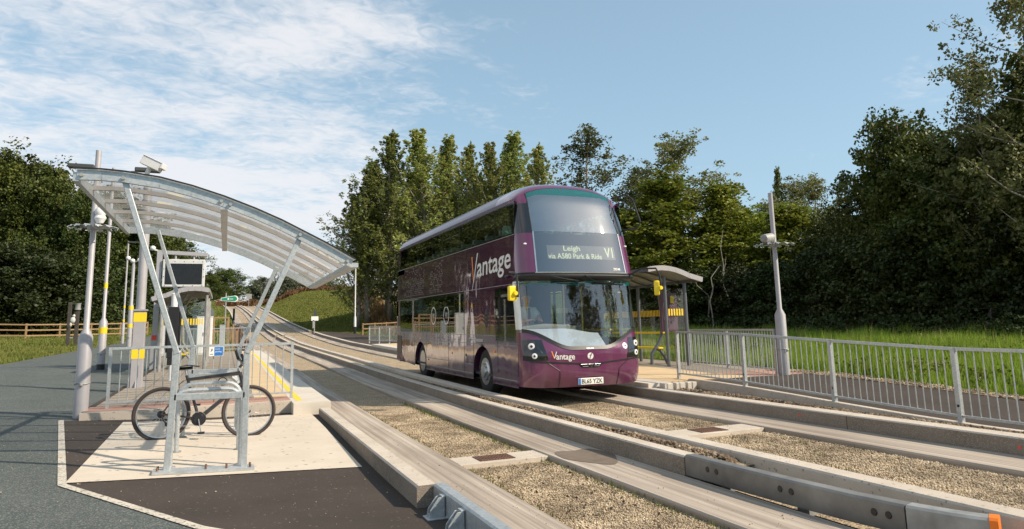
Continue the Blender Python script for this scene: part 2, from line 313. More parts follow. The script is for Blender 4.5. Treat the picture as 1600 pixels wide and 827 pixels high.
# ------------------------------------------------------------------ mesh helpers
class MB:
    def __init__(s): s.v = []; s.f = []; s.m = []; s.slot = 0
    def add(s, vs, fs):
        o = len(s.v); s.v += [tuple(q) for q in vs]; s.f += [tuple(i+o for i in f) for f in fs]; s.m += [s.slot]*len(fs); return s
    def box(s, a, b):
        (x0,y0,z0),(x1,y1,z1) = a, b
        x0,x1 = min(x0,x1),max(x0,x1); y0,y1 = min(y0,y1),max(y0,y1); z0,z1 = min(z0,z1),max(z0,z1)
        return s.add([(x0,y0,z0),(x1,y0,z0),(x1,y1,z0),(x0,y1,z0),(x0,y0,z1),(x1,y0,z1),(x1,y1,z1),(x0,y1,z1)],
                     [(0,3,2,1),(4,5,6,7),(0,1,5,4),(1,2,6,5),(2,3,7,6),(3,0,4,7)])
    def bar(s, p, q, w, h, up=(0,0,1)):
        p = Vector(p); q = Vector(q); d = (q-p).normalized(); up = Vector(up)
        if abs(d.dot(up)) > .98: up = Vector((0,1,0))
        r = d.cross(up).normalized()*w/2; u = r.cross(d).normalized()*h/2
        vs = [p-r-u,p+r-u,p+r+u,p-r+u,q-r-u,q+r-u,q+r+u,q-r+u]
        return s.add(vs, [(0,1,2,3),(7,6,5,4),(0,4,5,1),(1,5,6,2),(2,6,7,3),(3,7,4,0)])
    def tube(s, pts, r, n=10, caps=True, closed=False):
        pts = [Vector(p) for p in pts]; k = len(pts); rs = r if isinstance(r, (list, tuple)) else [r]*k
        rings = []; prev = None
        for i, p in enumerate(pts):
            if closed: d = (pts[(i+1) % k]-pts[i-1])
            else: d = (pts[min(i+1, k-1)]-pts[max(i-1, 0)])
            d.normalize()
            if prev is None: a = d.orthogonal().normalized()
            else:
                a = prev-d*prev.dot(d)
                a = a.normalized() if a.length > 1e-6 else d.orthogonal().normalized()
            prev = a; b = d.cross(a)
            rings.append([p+(a*math.cos(2*math.pi*j/n)+b*math.sin(2*math.pi*j/n))*rs[i] for j in range(n)])
        vs = [q for rg in rings for q in rg]; fs = []
        for i in range(k if closed else k-1):
            i2 = (i+1) % k
            for j in range(n): fs.append((i*n+j, i*n+(j+1) % n, i2*n+(j+1) % n, i2*n+j))
        if caps and not closed: fs += [tuple(range(n))[::-1], tuple((k-1)*n+j for j in range(n))]
        return s.add(vs, fs)
    def lathe(s, prof, c=(0,0,0), axis='z', n=20):
        vs = []; fs = []
        for r, h in prof:
            for j in range(n):
                a = 2*math.pi*j/n; ca, sa = r*math.cos(a), r*math.sin(a)
                p = {'z': (ca, sa, h), 'x': (h, ca, sa), 'y': (ca, h, sa)}[axis]
                vs.append((c[0]+p[0], c[1]+p[1], c[2]+p[2]))
        for i in range(len(prof)-1):
            for j in range(n): fs.append((i*n+j, i*n+(j+1) % n, (i+1)*n+(j+1) % n, (i+1)*n+j))
        fs += [tuple(range(n))[::-1], tuple((len(prof)-1)*n+j for j in range(n))]
        return s.add(vs, fs)
    def prism(s, poly, axis, a, b):
        def P(u, v, w): return {'x': (w,u,v), 'y': (u,w,v), 'z': (u,v,w)}[axis]
        n = len(poly); vs = [P(u,v,a) for u,v in poly]+[P(u,v,b) for u,v in poly]
        fs = [tuple(range(n))[::-1], tuple(range(n, 2*n))]+[(i, (i+1) % n, n+(i+1) % n, n+i) for i in range(n)]
        return s.add(vs, fs)
    def sphere(s, c, r, n=12, sc=(1,1,1)):
        vs = []; fs = []; m = n//2+1
        for i in range(m+1):
            t = math.pi*i/m
            for j in range(n):
                a = 2*math.pi*j/n; vs.append((c[0]+r*sc[0]*math.sin(t)*math.cos(a), c[1]+r*sc[1]*math.sin(t)*math.sin(a), c[2]+r*sc[2]*math.cos(t)))
        for i in range(m):
            for j in range(n): fs.append((i*n+j, (i+1)*n+j, (i+1)*n+(j+1) % n, i*n+(j+1) % n))
        return s.add(vs, fs)
    def grid(s, fn, nu, nv):
        vs = [fn(i/nu, j/nv) for j in range(nv+1) for i in range(nu+1)]
        fs = [(j*(nu+1)+i, j*(nu+1)+i+1, (j+1)*(nu+1)+i+1, (j+1)*(nu+1)+i) for j in range(nv) for i in range(nu)]
        return s.add(vs, fs)
    def build(s, name, mats, parent=None, smooth=False, bevel=0, recalc=True, kind=None, ang=35):
        me = bpy.data.meshes.new(name); me.from_pydata(s.v, [], s.f)
        mats = mats if isinstance(mats, (list, tuple)) else [mats]
        for q in mats: me.materials.append(M[q] if isinstance(q, str) else q)
        if len(mats) > 1: me.polygons.foreach_set('material_index', s.m)
        if recalc:
            bm = bmesh.new(); bm.from_mesh(me); bmesh.ops.remove_doubles(bm, verts=bm.verts, dist=1e-5)
            bmesh.ops.recalc_face_normals(bm, faces=bm.faces); bm.to_mesh(me); bm.free()
        if smooth:
            me.polygons.foreach_set('use_smooth', [True]*len(me.polygons))
            try: me.set_sharp_from_angle(angle=math.radians(ang))
            except Exception: pass
        o = bpy.data.objects.new(name, me); COL.objects.link(o)
        if parent: o.parent = parent
        if bevel:
            b = o.modifiers.new('bevel', 'BEVEL'); b.width = bevel; b.segments = 2; b.limit_method = 'ANGLE'
        if kind: o['kind'] = kind
        return o
def tag(o, label, cat, group=None, kind=None):
    if kind: o['kind'] = kind
    if label: o['label'] = label
    if cat: o['category'] = cat
    if group: o['group'] = group
    return o
def empty(name, loc, rz=0):
    o = bpy.data.objects.new(name, None); COL.objects.link(o); o.location = loc; o.rotation_euler = (0,0,rz); o.empty_display_size = .2; return o
def children(o): return [c for c in bpy.data.objects if c.parent == o]
def copy_tree(o, parent=None):
    c = o.copy(); COL.objects.link(c); c.parent = parent
    for ch in children(o): copy_tree(ch, c)
    return c
def text_mesh(s, w, h, fn, name, mat, parent, shear=0, xs=1):
    """letters scaled to w x h, then laid on a surface by fn(u, v, depth)"""
    cu = bpy.data.curves.new(name, 'FONT'); cu.body = s; cu.size = 1; cu.resolution_u = 3; cu.shear = shear; cu.offset = .012
    ob = bpy.data.objects.new(name, cu); COL.objects.link(ob)
    dg = bpy.context.evaluated_depsgraph_get(); me = bpy.data.meshes.new_from_object(ob.evaluated_get(dg))
    bpy.data.objects.remove(ob); bpy.data.curves.remove(cu)
    co = np.empty(len(me.vertices)*3, 'f'); me.vertices.foreach_get('co', co); co = co.reshape(-1, 3)
    mn = co.min(0); sz = co.max(0)-mn
    co2 = [fn((c[0]-mn[0])/sz[0]*w, (c[1]-mn[1])/sz[1]*h) for c in co]
    me.vertices.foreach_set('co', np.array(co2, 'f').ravel()); me.update()
    me.materials.clear(); me.materials.append(M[mat])
    o = bpy.data.objects.new(name, me); COL.objects.link(o); o.parent = parent; return o
def numpy_mesh(name, verts, nper, mat):
    n = len(verts)//nper; me = bpy.data.meshes.new(name); me.vertices.add(len(verts)); me.vertices.foreach_set('co', verts.astype('f').ravel())
    me.loops.add(len(verts)); me.loops.foreach_set('vertex_index', np.arange(len(verts), dtype='i'))
    me.polygons.add(n); me.polygons.foreach_set('loop_start', np.arange(n, dtype='i')*nper)
    try: me.polygons.foreach_set('loop_total', np.full(n, nper, 'i'))
    except Exception: pass
    me.materials.append(M[mat]); me.update(); me.validate(); return me
def smooth_obj(o, lv=1):
    m = o.modifiers.new('sub', 'SUBSURF'); m.levels = lv; m.render_levels = lv
def pl(y): return lerp_tab([(0,-60),(14,-26),(22,-12),(29.7,-7.3),(35,-7.1),(43.4,-6.4),(60,-5.2),(100,-4.6),(145,-4.0),(232,-2.5)], y)-TX(y)*0
def pr(y): return lerp_tab([(0,2),(5.0,.45),(5.57,-.12),(7.41,-1.29),(12.7,-2.32),(13,-1.95),(33,-1.95),(36,-1.0),(232,-.9)], y)
# ------------------------------------------------------------------ ground and guideway
def terrain():
    xs = np.unique(np.concatenate([np.linspace(-400,-60,18), np.linspace(-60,-12,40), np.linspace(-12,16,113), np.linspace(16,60,50), np.linspace(60,500,24)]))
    ys = np.unique(np.concatenate([np.linspace(-60,0,12), np.linspace(0,60,121), np.linspace(60,240,140), np.linspace(240,700,24)]))
    b = MB(); vs = []
    for y in ys:
        for x in xs:
            xl = x-TX(y); z = land(x, y)
            if -3 < xl < 12.3: z -= .12*ss(-3, -1.6, xl)*(1-ss(11.2, 12.2, xl)) if y < 60 else .12*ss(-.6, .8, xl)*(1-ss(7.9, 8.6, xl))
            if y < 45 and 1.2 < xl < 8.5: z -= .06
            if y > -5 and pl(y)+.3 < xl < min(pr(y), 1.0)-.2: z -= .09
            if y > 240: z -= (y-240)*.02
            vs.append((x, y, z))
    nx = len(xs); fs = [(j*nx+i, j*nx+i+1, (j+1)*nx+i+1, (j+1)*nx+i) for j in range(len(ys)-1) for i in range(nx-1)]
    b.add(vs, fs); return b.build('ground', 'lawn', smooth=True, recalc=False, kind='structure')
terrain()
def ystations(y0, y1):
    ys = [y0]
    while ys[-1] < y1: ys.append(min(y1, ys[-1]+max(1.0, ys[-1]*.06)))
    return ys
def ribbon(name, xl, xr, y0, y1, mat, off=.0, zf=None, ny=None):
    """sheet following the line of the guideway"""
    ys = ystations(y0, y1); b = MB(); vs = []; nseg = 1 if not callable(xl) else 12
    for y in ys:
        a = xl(y) if callable(xl) else xl; c = xr(y) if callable(xr) else xr
        for k in range(nseg+1):
            x = a+(c-a)*k/nseg
            vs.append((x+TX(y), y, (zf(x, y) if zf else TZ(y))+off))
    n = nseg+1; fs = [(j*n+i, j*n+i+1, (j+1)*n+i+1, (j+1)*n+i) for j in range(len(ys)-1) for i in range(nseg)]
    b.add(vs, fs); return b.build(name, mat, recalc=False, kind='structure')
def kerb(x0, x1, y0, y1, h=.18, mat='concrete_kerb', seg=5.9, z0=-.1, name='kerb', face='kerb_face'):
    """precast kerb units with open joints, one long kerb"""
    b = MB(); y = y0
    while y < y1-.05:
        e = min(y1, y+seg)-.012; n = 1 if e < 30 else 3
        for k in range(n):
            a, c = y+(e-y)*k/n, y+(e-y)*(k+1)/n
            za, zc = TZ(a), TZ(c); ta, tc = TX(a), TX(c); q = .015
            sec = [(x0, z0), (x1, z0), (x1, h-q), (x1-q, h), (x0+q, h), (x0, h-q)]
            vs = [(x+ta, a, z+za) for x, z in sec]+[(x+tc, c, z+zc) for x, z in sec]
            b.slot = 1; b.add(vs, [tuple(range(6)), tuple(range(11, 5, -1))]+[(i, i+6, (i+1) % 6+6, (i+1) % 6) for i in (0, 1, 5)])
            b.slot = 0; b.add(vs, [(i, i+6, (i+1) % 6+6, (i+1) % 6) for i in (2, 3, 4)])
        y += seg
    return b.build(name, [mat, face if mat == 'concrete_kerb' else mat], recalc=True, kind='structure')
# running strips (slabs with a visible edge)
def strip(x0, x1, y0, y1): return kerb(x0, x1, y0, y1, h=.0, mat='concrete_strip', seg=9.3, z0=-.12, name='running_strip')
strip(1.64, 2.35, 1, 232); strip(3.40, 4.07, 1, 232); strip(4.84, 5.50, 1, 232); strip(6.85, 7.60, 1, 232)
ribbon('gravel_bed', 2.35, 3.40, 1, 232, 'gravel', -.06)
ribbon('gravel_bed', 5.50, 6.85, 1, 232, 'gravel', -.06)
ribbon('gravel_bed', 4.25, 4.63, 5.3, 232, 'gravel', .10)
ribbon('gravel_bed', 4.25, 4.63, 1, 5.3, 'gravel', -.06)
ribbon('gravel_bed', 7.88, 8.80, 1, 11.6, 'gravel', .05)
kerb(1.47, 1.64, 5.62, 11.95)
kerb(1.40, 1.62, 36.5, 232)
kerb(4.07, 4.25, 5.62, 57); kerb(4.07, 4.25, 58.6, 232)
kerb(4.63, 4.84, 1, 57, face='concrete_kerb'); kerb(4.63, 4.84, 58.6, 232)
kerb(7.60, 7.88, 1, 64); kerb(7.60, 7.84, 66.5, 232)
# paths
ribbon('shared_path', pl, lambda y: min(pr(y)+(.25 if y < 12.6 else 0), 1.45), -3, 232, 'asphalt_path', .004, zf=lambda x, y: land(x+TX(y), y))
def sheet(name, poly, mat, zf, thick=0):
    b = MB(); n = len(poly); b.add([(x, y, zf(x, y)) for x, y in poly], [tuple(range(n))])
    return b.build(name, mat, recalc=False, kind='structure')
zg = lambda x, y: gl(x)
def gz(x, y): return gl(x)+.06*ss(6.5, 11.5, y)*ss(-.3, 1.5, x)
def warped(name, xl, xr, ys, mat, off, n=14):
    b = MB(); b.add([(xl(y)+(xr-xl(y))*k/n, y, gz(xl(y)+(xr-xl(y))*k/n, y)+off) for y in ys for k in range(n+1)], [(j*(n+1)+i, j*(n+1)+i+1, (j+1)*(n+1)+i+1, (j+1)*(n+1)+i) for j in range(len(ys)-1) for i in range(n)])
    return b.build(name, mat, recalc=False, kind='structure')
edge = lambda y: lerp_tab([(2,1.46),(3.89,1.46),(4.15,1.25),(5.57,-.12),(7.41,-1.29),(12.6,-2.27),(12.7,-2.28)], y)
warped('asphalt_apron', edge, 1.66, [2.5,3.2,3.89,4.15,4.6,5.1,5.57,6,6.5,7,7.41,8,8.6,9.2,9.8,10.4,11,11.6,12.1,12.62], 'asphalt_dark', .009)
warped('cycle_parking_pad', lambda y: lerp_tab([(7.47,-1.28),(12.12,-1.38)], y), 1.37, [7.47,8,8.6,9.2,9.8,10.4,11,11.6,12.12], 'concrete_pad', .017)
b = MB()
for (p, q) in (((-2.27,12.6),(-1.29,7.41)), ((-1.29,7.41),(-.12,5.57)), ((-.12,5.57),(1.25,4.15)), ((1.25,4.15),(1.45,3.9))):
    d = Vector((q[0]-p[0], q[1]-p[1])).normalized(); n = Vector((-d.y, d.x))*.035
    b.add([(p[0]+n.x,p[1]+n.y,gl(p[0])+.013),(p[0]-n.x,p[1]-n.y,gl(p[0])+.013),(q[0]-n.x,q[1]-n.y,gl(q[0])+.013),(q[0]+n.x,q[1]+n.y,gl(q[0])+.013)], [(0,1,2,3)])
b.build('path_edging', 'edging', recalc=True, kind='structure')
# ramp path behind the right-hand railing
def rz(y): return .25*ss(5, 12.2, y)
b = MB(); ys = [0.5,2,4,5,6,7,8,9,10,11,11.8]
b.add([(x, y, rz(y)+.012) for y in ys for x in (8.92, 11.85)], [(2*i,2*i+1,2*i+3,2*i+2) for i in range(len(ys)-1)])
b.build('ramp_path', 'asphalt_dark', recalc=False, kind='structure')
b = MB()
for y0_, y1_ in zip(ys, ys[1:]):
    b.add([(x, y, z) for y in (y0_, y1_) for x, z in ((8.76,-.1),(8.76,rz(y)+.05),(8.92,rz(y)+.05),(8.92,-.1))], [(1,2,6,5),(0,1,5,4),(2,3,7,6)])
b.add([(8.76,11.8,-.1),(8.76,11.8,.28),(8.92,11.8,.28),(8.92,11.8,-.1)], [(0,1,2,3)])
b.build('kerb', 'concrete_kerb', recalc=True, kind='structure')
b = MB()
b.add([(x, y, rz(y)+dz) for y in ys for x, dz in ((11.85,.02),(12.25,.03))], [(2*i,2*i+1,2*i+3,2*i+2) for i in range(len(ys)-1)])
b.build('gravel_verge', 'gravel', recalc=False, kind='structure')
# platforms
def slab(name, x0, x1, y0, y1, off, mat, t=.25, zb=None):
    b = MB(); ys = [y for y in ystations(y0, y1)]
    for a, c in zip(ys, ys[1:]):
        za, zc = TZ(a), TZ(c); ta, tc = TX(a), TX(c)
        vs = [(x0+ta,a,za+off-t),(x1+ta,a,za+off-t),(x1+ta,a,za+off),(x0+ta,a,za+off),(x0+tc,c,zc+off-t),(x1+tc,c,zc+off-t),(x1+tc,c,zc+off),(x0+tc,c,zc+off)]
        b.add(vs, [(2,3,7,6),(0,4,7,3),(1,2,6,5)]+([(0,1,2,3)] if a == ys[0] else [])+([(4,5,6,7)] if c == ys[-1] else []))
    return b.build(name, mat, recalc=True, kind='structure')
PZ = .265
slab('platform_coping', 1.08, 1.68, 12.05, 35.5, PZ, 'coping_stone')
slab('yellow_platform_line', 1.16, 1.26, 12.45, 35, PZ+.003, 'yellow_line', .002)
slab('platform_paving', .52, 1.08, 13.0, 35.5, PZ-.003, 'paving_buff')
slab('platform_paving', -2.02, 1.08, 12.62, 13.4, PZ+.001, 'paving_pink')
slab('platform_edging', -2.02, 1.08, 12.5, 12.62, PZ, 'concrete_kerb', .3)
slab('platform_paving', -1.95, .52, 13.0, 35.5, PZ-.003, 'paving_grey')
slab('platform_edging', -2.05, -1.95, 13.0, 35.5, PZ+.0, 'asphalt_dark')
slab('platform_coping', 7.70, 8.25, 11.65, 38.5, PZ+.003, 'coping_stone')
slab('platform_paving', 8.25, 8.85, 11.8, 38.5, PZ, 'paving_buff')
slab('platform_paving', 8.85, 10.4, 11.8, 38.5, PZ+.002, 'paving_buff')
slab('platform_paving', 10.4, 12.3, 13.2, 38.5, PZ-.001, 'paving_grey')
slab('platform_paving', 10.4, 12.3, 11.8, 13.2, PZ-.001, 'paving_pink')
# joints of the grey flags
b = MB()
for k in range(23):
    y = 13.4+k*.45*(1+k*.03); b.box((-1.95, y, TZ(y)+PZ-.002), (.52, y+.012, TZ(y)+PZ+.0005))
for k in range(5):
    x = -1.5+k*.45
    for yy in range(13, 35): b.add([(x, yy, TZ(yy)+PZ+.001), (x+.01, yy, TZ(yy)+PZ+.001), (x+.01, yy+1, TZ(yy+1)+PZ+.001), (x, yy+1, TZ(yy+1)+PZ+.001)], [(0,1,2,3)])
b.build('paving_joints', 'timber_dark', recalc=False, kind='structure')
# drain slabs crossing the gravel
def drain(x0, x1, y0, y1, gx0, gx1):
    r = empty('drain', (0,0,0))
    bb = MB(); bb.box((x0, y0, -.12), (x1, y1, -.012)); bb.build('slab', 'concrete_kerb', r, bevel=.006)
    g = MB(); gy0, gy1 = y0+.07, y1-.07
    g.box((gx0, gy0, -.012), (gx1, gy0+.02, -.002)); g.box((gx0, gy1-.02, -.012), (gx1, gy1, -.002))
    n = 12
    for k in range(n+1):
        x = gx0+(gx1-gx0-.014)*k/n; g.box((x, gy0, -.0121), (x+.014, gy1, -.0035))
    for k in (1, 2, 3):
        y = gy0+(gy1-gy0)*k/4; g.box((gx0, y-.006, -.012), (gx1, y+.006, -.0045))
    g.build('grate', 'rust_brown', r)
    return r
tag(drain(2.36, 3.40, 7.22, 7.64, 2.62, 3.03), 'brown drain grate in a concrete slab across the near gravel lane', 'drain')
tag(drain(5.51, 6.85, 7.60, 8.05, 5.86, 6.3), 'brown drain grate in a concrete slab between kerbs in front of the bus', 'drain')
# cross slabs between kerbs further along, and the silted patch on the running strip
b = MB(); random.seed(4)
pts = [(3.45+.6*(.5+.5*math.cos(a))*1.0, 6.95+.45*math.sin(a)*(1+.25*math.sin(3*a))) for a in [2*math.pi*k/26 for k in range(26)]]
b.add([(x, y, .004) for x, y in pts], [tuple(range(26))]); ground_mat('damp_silt', (.13,.10,.075), (.19,.15,.115), None, 1, 4, .7, .3, 90)
b.build('silt_patch', 'damp_silt', recalc=False, kind='structure')
# red survey dots are paint on the right kerb face
b = MB()
for y, z in ((7.7, .09), (4.75, .08)): b.lathe([(.018, 7.598), (.018, 7.5965)], (0, y, z), 'x', 12)
b.build('paint_mark', 'sign_red', kind='structure')

# loose stones
def stones(name, x0, x1, y0, y1, n, s0, s1, zf, seed, ypow=1.6, mat='stone'):
    rg = np.random.default_rng(seed)
    octa = np.array([(1,0,0),(0,1,0),(-1,0,0),(0,-1,0),(0,0,1),(0,0,-1)], float)
    tri = np.array([(0,1,4),(1,2,4),(2,3,4),(3,0,4),(1,0,5),(2,1,5),(3,2,5),(0,3,5)])
    x = rg.uniform(x0, x1, n); y = y0+(y1-y0)*rg.random(n)**ypow; s = rg.uniform(s0, s1, n)*(rg.random(n)*.6+.7)
    V = octa[None]*(s[:, None, None])*rg.uniform(.55, 1.2, (n, 6, 1))*np.array([1, 1, .75])
    a = rg.uniform(0, 6.28, n); c, sn = np.cos(a), np.sin(a)
    X = V[..., 0]*c[:, None]-V[..., 1]*sn[:, None]; Y = V[..., 0]*sn[:, None]+V[..., 1]*c[:, None]
    z = np.array([zf(p, q) for p, q in zip(x, y)])+rg.uniform(0, .5, n)*s
    V = np.stack([X+x[:, None], Y+y[:, None], V[..., 2]+z[:, None]], -1)
    F = (tri[None]+np.arange(n)[:, None, None]*6).reshape(-1, 3)
    me = bpy.data.meshes.new(name); me.vertices.add(n*6); me.vertices.foreach_set('co', V.reshape(-1).astype('f'))
    me.loops.add(len(F)*3); me.loops.foreach_set('vertex_index', F.reshape(-1).astype('i')); me.polygons.add(len(F))
    me.polygons.foreach_set('loop_start', np.arange(len(F), dtype='i')*3); me.materials.append(M[mat]); me.update(); me.validate()
    o = bpy.data.objects.new(name, me); COL.objects.link(o); return o
nd1 = lambda x, y: -.058 if not (7.15 < y < 7.7) else -.12
nd2 = lambda x, y: -.058 if not (7.5 < y < 8.1) else -.12
stuff = [(stones('gravel', 2.36, 3.39, 3.4, 18, 75000, .006, .0115, nd1, 1, 1.7), 'pale crushed gravel filling the near guideway lane between the running strips'),
 (stones('gravel', 5.52, 6.84, 3.2, 18, 60000, .0075, .0135, nd2, 2, 1.5), 'pale crushed gravel in the lane the bus straddles'),
 (stones('gravel', 4.26, 4.62, 5.2, 26, 12000, .014, .028, lambda x, y: .10+.06*(1-abs(x-4.44)/.2)-.12*ss(5.6,5.2,y), 3, 1.5, 'stone_brown'), 'coarse tan stones packed between the two central kerbs'),
 (stones('gravel', 7.9, 8.74, 4, 11.6, 9000, .018, .032, lambda x, y: .05+.1*(1-abs(x-8.3)/.45)*ss(5, 10, y), 5, .8, 'stone_brown'), 'coarse stones heaped beside the kerb below the railing'),
 (stones('gravel', 11.86, 12.35, 3, 13, 3000, .015, .028, lambda x, y: rz(y)+.03, 6, 1), 'thin line of stones between the ramp and the tall grass')]
for o, l in stuff: tag(o, l, 'gravel', kind='stuff')
o = stones('grit', 1.7, 4.0, 3.4, 14, 700, .003, .008, lambda x, y: .001 if not 2.3 < x < 3.45 else -.2, 17, 1.2); tag(o, 'stray stones kicked from the gravel onto the running strips', 'grit', kind='stuff')
o = stones('grit', -4, 1.4, 3.5, 13, 420, .004, .009, lambda x, y: gl(x)+.012, 7, 1.2); tag(o, 'scattered loose grit on the asphalt and path in the foreground', 'grit', kind='stuff')

# ------------------------------------------------------------------ trees
def rnd_dirs(rg, n):
    v = rg.normal(size=(n, 3)); return v/np.linalg.norm(v, axis=1)[:, None]
def leaves(name, centres, radii, per, size, rg, mat, flat=.6):
    k = len(centres); idx = np.repeat(np.arange(k), per); n = len(idx)
    d = rnd_dirs(rg, n)*(rg.random(n)**.45)[:, None]; d[:, 2] *= flat
    p = centres[idx]+d*radii[idx][:, None]
    nrm = rnd_dirs(rg, n); nrm[:, 2] = np.abs(nrm[:, 2])+.2; nrm /= np.linalg.norm(nrm, axis=1)[:, None]
    a = np.cross(nrm, rnd_dirs(rg, n)); a /= np.linalg.norm(a, axis=1)[:, None]+1e-9; b_ = np.cross(nrm, a)
    s = size*rg.uniform(.6, 1.25, n)[:, None]
    V = np.stack([p-a*s*.5, p+b_*s*.34-a*s*.05, p+a*s*.55, p-b_*s*.34-a*s*.05], 1).reshape(-1, 3)
    return numpy_mesh(name, V, 4, mat)
PROF = dict(
 oak=lambda t: (max(0, 1-((t-.45)/.56)**2))**.55 if t > .45 else (.55+.45*ss(.03, .4, t)),
 poplar=lambda t: max(.0, (ss(.04, .25, t)*.75+.25)*min(1, max(.02, 1.03-t)/.42)**.75),
 aspen=lambda t: max(.05, ss(.2, .5, t)*(1-ss(.6, 1.08, t)*.85)),
 birch=lambda t: max(.05, ss(.02, .3, t)*(1-ss(.4, 1.08, t)*.9)),
 willow=lambda t: (max(0, 1-((t-.4)/.62)**2))**.5,
 bush=lambda t: (max(0, 1-((t-.3)/.72)**2))**.5)
SPEC = dict( # height, radius, limbs, clumps per limb, clump radius, leaves per clump, leaf size, trunk radius, leaf material, trunk material
 oak=(12, 5.0, 80, 6, 1.0, 72, .24, .30, 'leaf_oak', 'leaf_trunk'),
 poplar=(17, 3.2, 140, 8, .34, 16, .18, .17, 'leaf_poplar', 'pale_trunk'),
 aspen=(13, 4.0, 60, 9, .44, 27, .145, .14, 'leaf_aspen', 'pale_trunk'),
 birch=(8.5, 2.3, 64, 7, .48, 42, .15, .10, 'leaf_birch', 'pale_trunk'),
 willow=(7, 5, 60, 5, .9, 50, .32, .2, 'leaf_willow', 'leaf_trunk'),
 bush=(3.6, 2.4, 46, 5, .5, 60, .14, .05, 'leaf_bush', 'leaf_trunk'))
PROTO = {}
def tree_meshes(kind, seed):
    H_, R_, nl, nc, rc, per, size, tr, lm, tm = SPEC[kind]; rg = np.random.default_rng(seed); prof = PROF[kind]
    b = MB(); ph = rg.uniform(0, 6.28, 2)
    def axis(t): return Vector((math.sin(t*3+ph[0])*.02*H_*t, math.cos(t*2.6+ph[1])*.02*H_*t, t*H_))
    ts = np.linspace(0, .97, 9); b.tube([axis(t) for t in ts], [tr*(1.25 if t == 0 else 1)*(1-t*.88) for t in ts], 8)
    C = []; Rr = []
    lo = {'oak': .10, 'poplar': .06, 'aspen': .12, 'birch': .12, 'willow': .05, 'bush': .02}[kind]
    up = {'oak': .10, 'poplar': .27, 'aspen': .16, 'birch': .14, 'willow': .1, 'bush': .1}[kind]
    # lobes give the crown an uneven outline
    lob = [(rg.uniform(0, 6.28), rg.uniform(lo, 1), rg.uniform(.6, 1.15)) for _ in range(9)]
    for i in range(nl):
        rk = rc
        t0 = lo+(.93-lo)*((i+rg.random())/nl)**(1.1 if kind != 'poplar' else .9); az = i*2.399+rg.uniform(-.5, .5)
        t1 = min(1.0+.04*rg.random(), t0+up*rg.uniform(.4, 1.2)*(1.1-t0*.4))
        f = 1
        for la, lt, lf in lob:
            dd = math.exp(-((math.cos(az-la)-1)**2*2+((t1-lt)/.16)**2)); f *= 1+(lf-1)*dd
        if kind == 'poplar': rk = rc*(1.15-.75*t1**1.5)*rg.uniform(.7, 1.4)
        r = R_*prof(t1)*(rg.uniform(.62, 1.08) if kind not in ('poplar','aspen') else rg.uniform(.25, 1.3))*f
        a0 = axis(t0); e = axis(t1)+Vector((math.cos(az)*r, math.sin(az)*r, 0))
        mid = a0.lerp(e, .5)+Vector((0, 0, -.06*r if kind != 'poplar' else .0))
        if i % (2 if kind in ('aspen','poplar') else 3) == 0:
            rr = tr*.42*(1-t0*.75); b.tube([a0, mid, e], [rr, rr*.6, rr*.15], 5, caps=False)
        for k in range(nc):
            s = .32+.68*(k+rg.random())/nc
            p = (a0.lerp(mid, s*2) if s < .5 else mid.lerp(e, s*2-1))
            q = np.array(p)+rg.normal(size=3)*rk*.45; C.append(q); Rr.append(rk*rg.uniform(.5, 1.25)*(1.15-.4*s))
    C = np.array(C); Rr = np.array(Rr)
    crown = leaves('crown', C, Rr, per, size, rg, lm, .75 if kind != 'poplar' else 1.9)
    me = bpy.data.meshes.new('trunk'); me.from_pydata(b.v, [], b.f); me.materials.append(M[tm])
    me.polygons.foreach_set('use_smooth', [True]*len(me.polygons))
    return crown, me
for kd in SPEC:
    PROTO[kd] = [tree_meshes(kd, 10+k*7+len(kd)) for k in range(3)]
KINDNAME = dict(oak='broadleaf_tree', poplar='poplar_tree', aspen='aspen_tree', birch='young_birch_tree', willow='willow_tree', bush='shrub')
def plant(kind, x, y, z, h, r, label, cat, group, seed):
    H_, R_ = SPEC[kind][:2]; cr, tk = PROTO[kind][seed % 3]
    root = empty(KINDNAME[kind], (x, y, z-.1), (seed*2.1) % 6.28); sx = r/R_; sz = h/H_; sx = max(.45*sz, min(2.2*sz, sx)); root.scale = (sx, sx, sz)
    for nm, me in (('crown', cr), ('trunk', tk)):
        o = bpy.data.objects.new(nm, me); COL.objects.link(o); o.parent = root
    tag(root, label, cat, group)
    return root
# ------------------------------------------------------------------ planting
ORD = ['first','second','third','fourth','fifth','sixth','seventh','eighth','ninth','tenth','eleventh','twelfth','thirteenth','fourteenth','fifteenth']
def row(kind, rows, fmt, cat, group, s0):
    for i, (x, y, z, h, r) in enumerate(rows):
        lab = fmt[i] if isinstance(fmt, list) else fmt % ORD[i]
        plant(kind, x, y, z, h, r, lab, cat, group, s0+i)
row('oak', [(-19.8,74.1,2.79,15.2,6.2),(-17.9,75.5,2.80,15.4,6.4),(-15.1,72.1,2.26,14.2,5.1),(-12.3,68.8,1.88,11.8,4.4),(-13.1,86.7,3.16,14.7,6.2),(-11.1,90.2,3.12,13.3,6.6),(-9.0,95.9,3.29,12.0,6.3),(-7.2,103.9,3.75,10.9,5.2)],
    ['dark broadleaf tree cut by the left picture edge','tall dark tree at the far left with the highest round crown of the left wood','dark tree just right of the tallest crown in the left wood','lower dark tree behind the spiked lamp column','yellow-green tree showing above the left end of the curved roof','dark green tree seen through the curved roof glazing','dark tree behind the tall camera column','last tree of the left wood, above the information screen'],
    'tree', 'trees of the wood on the left', 3)
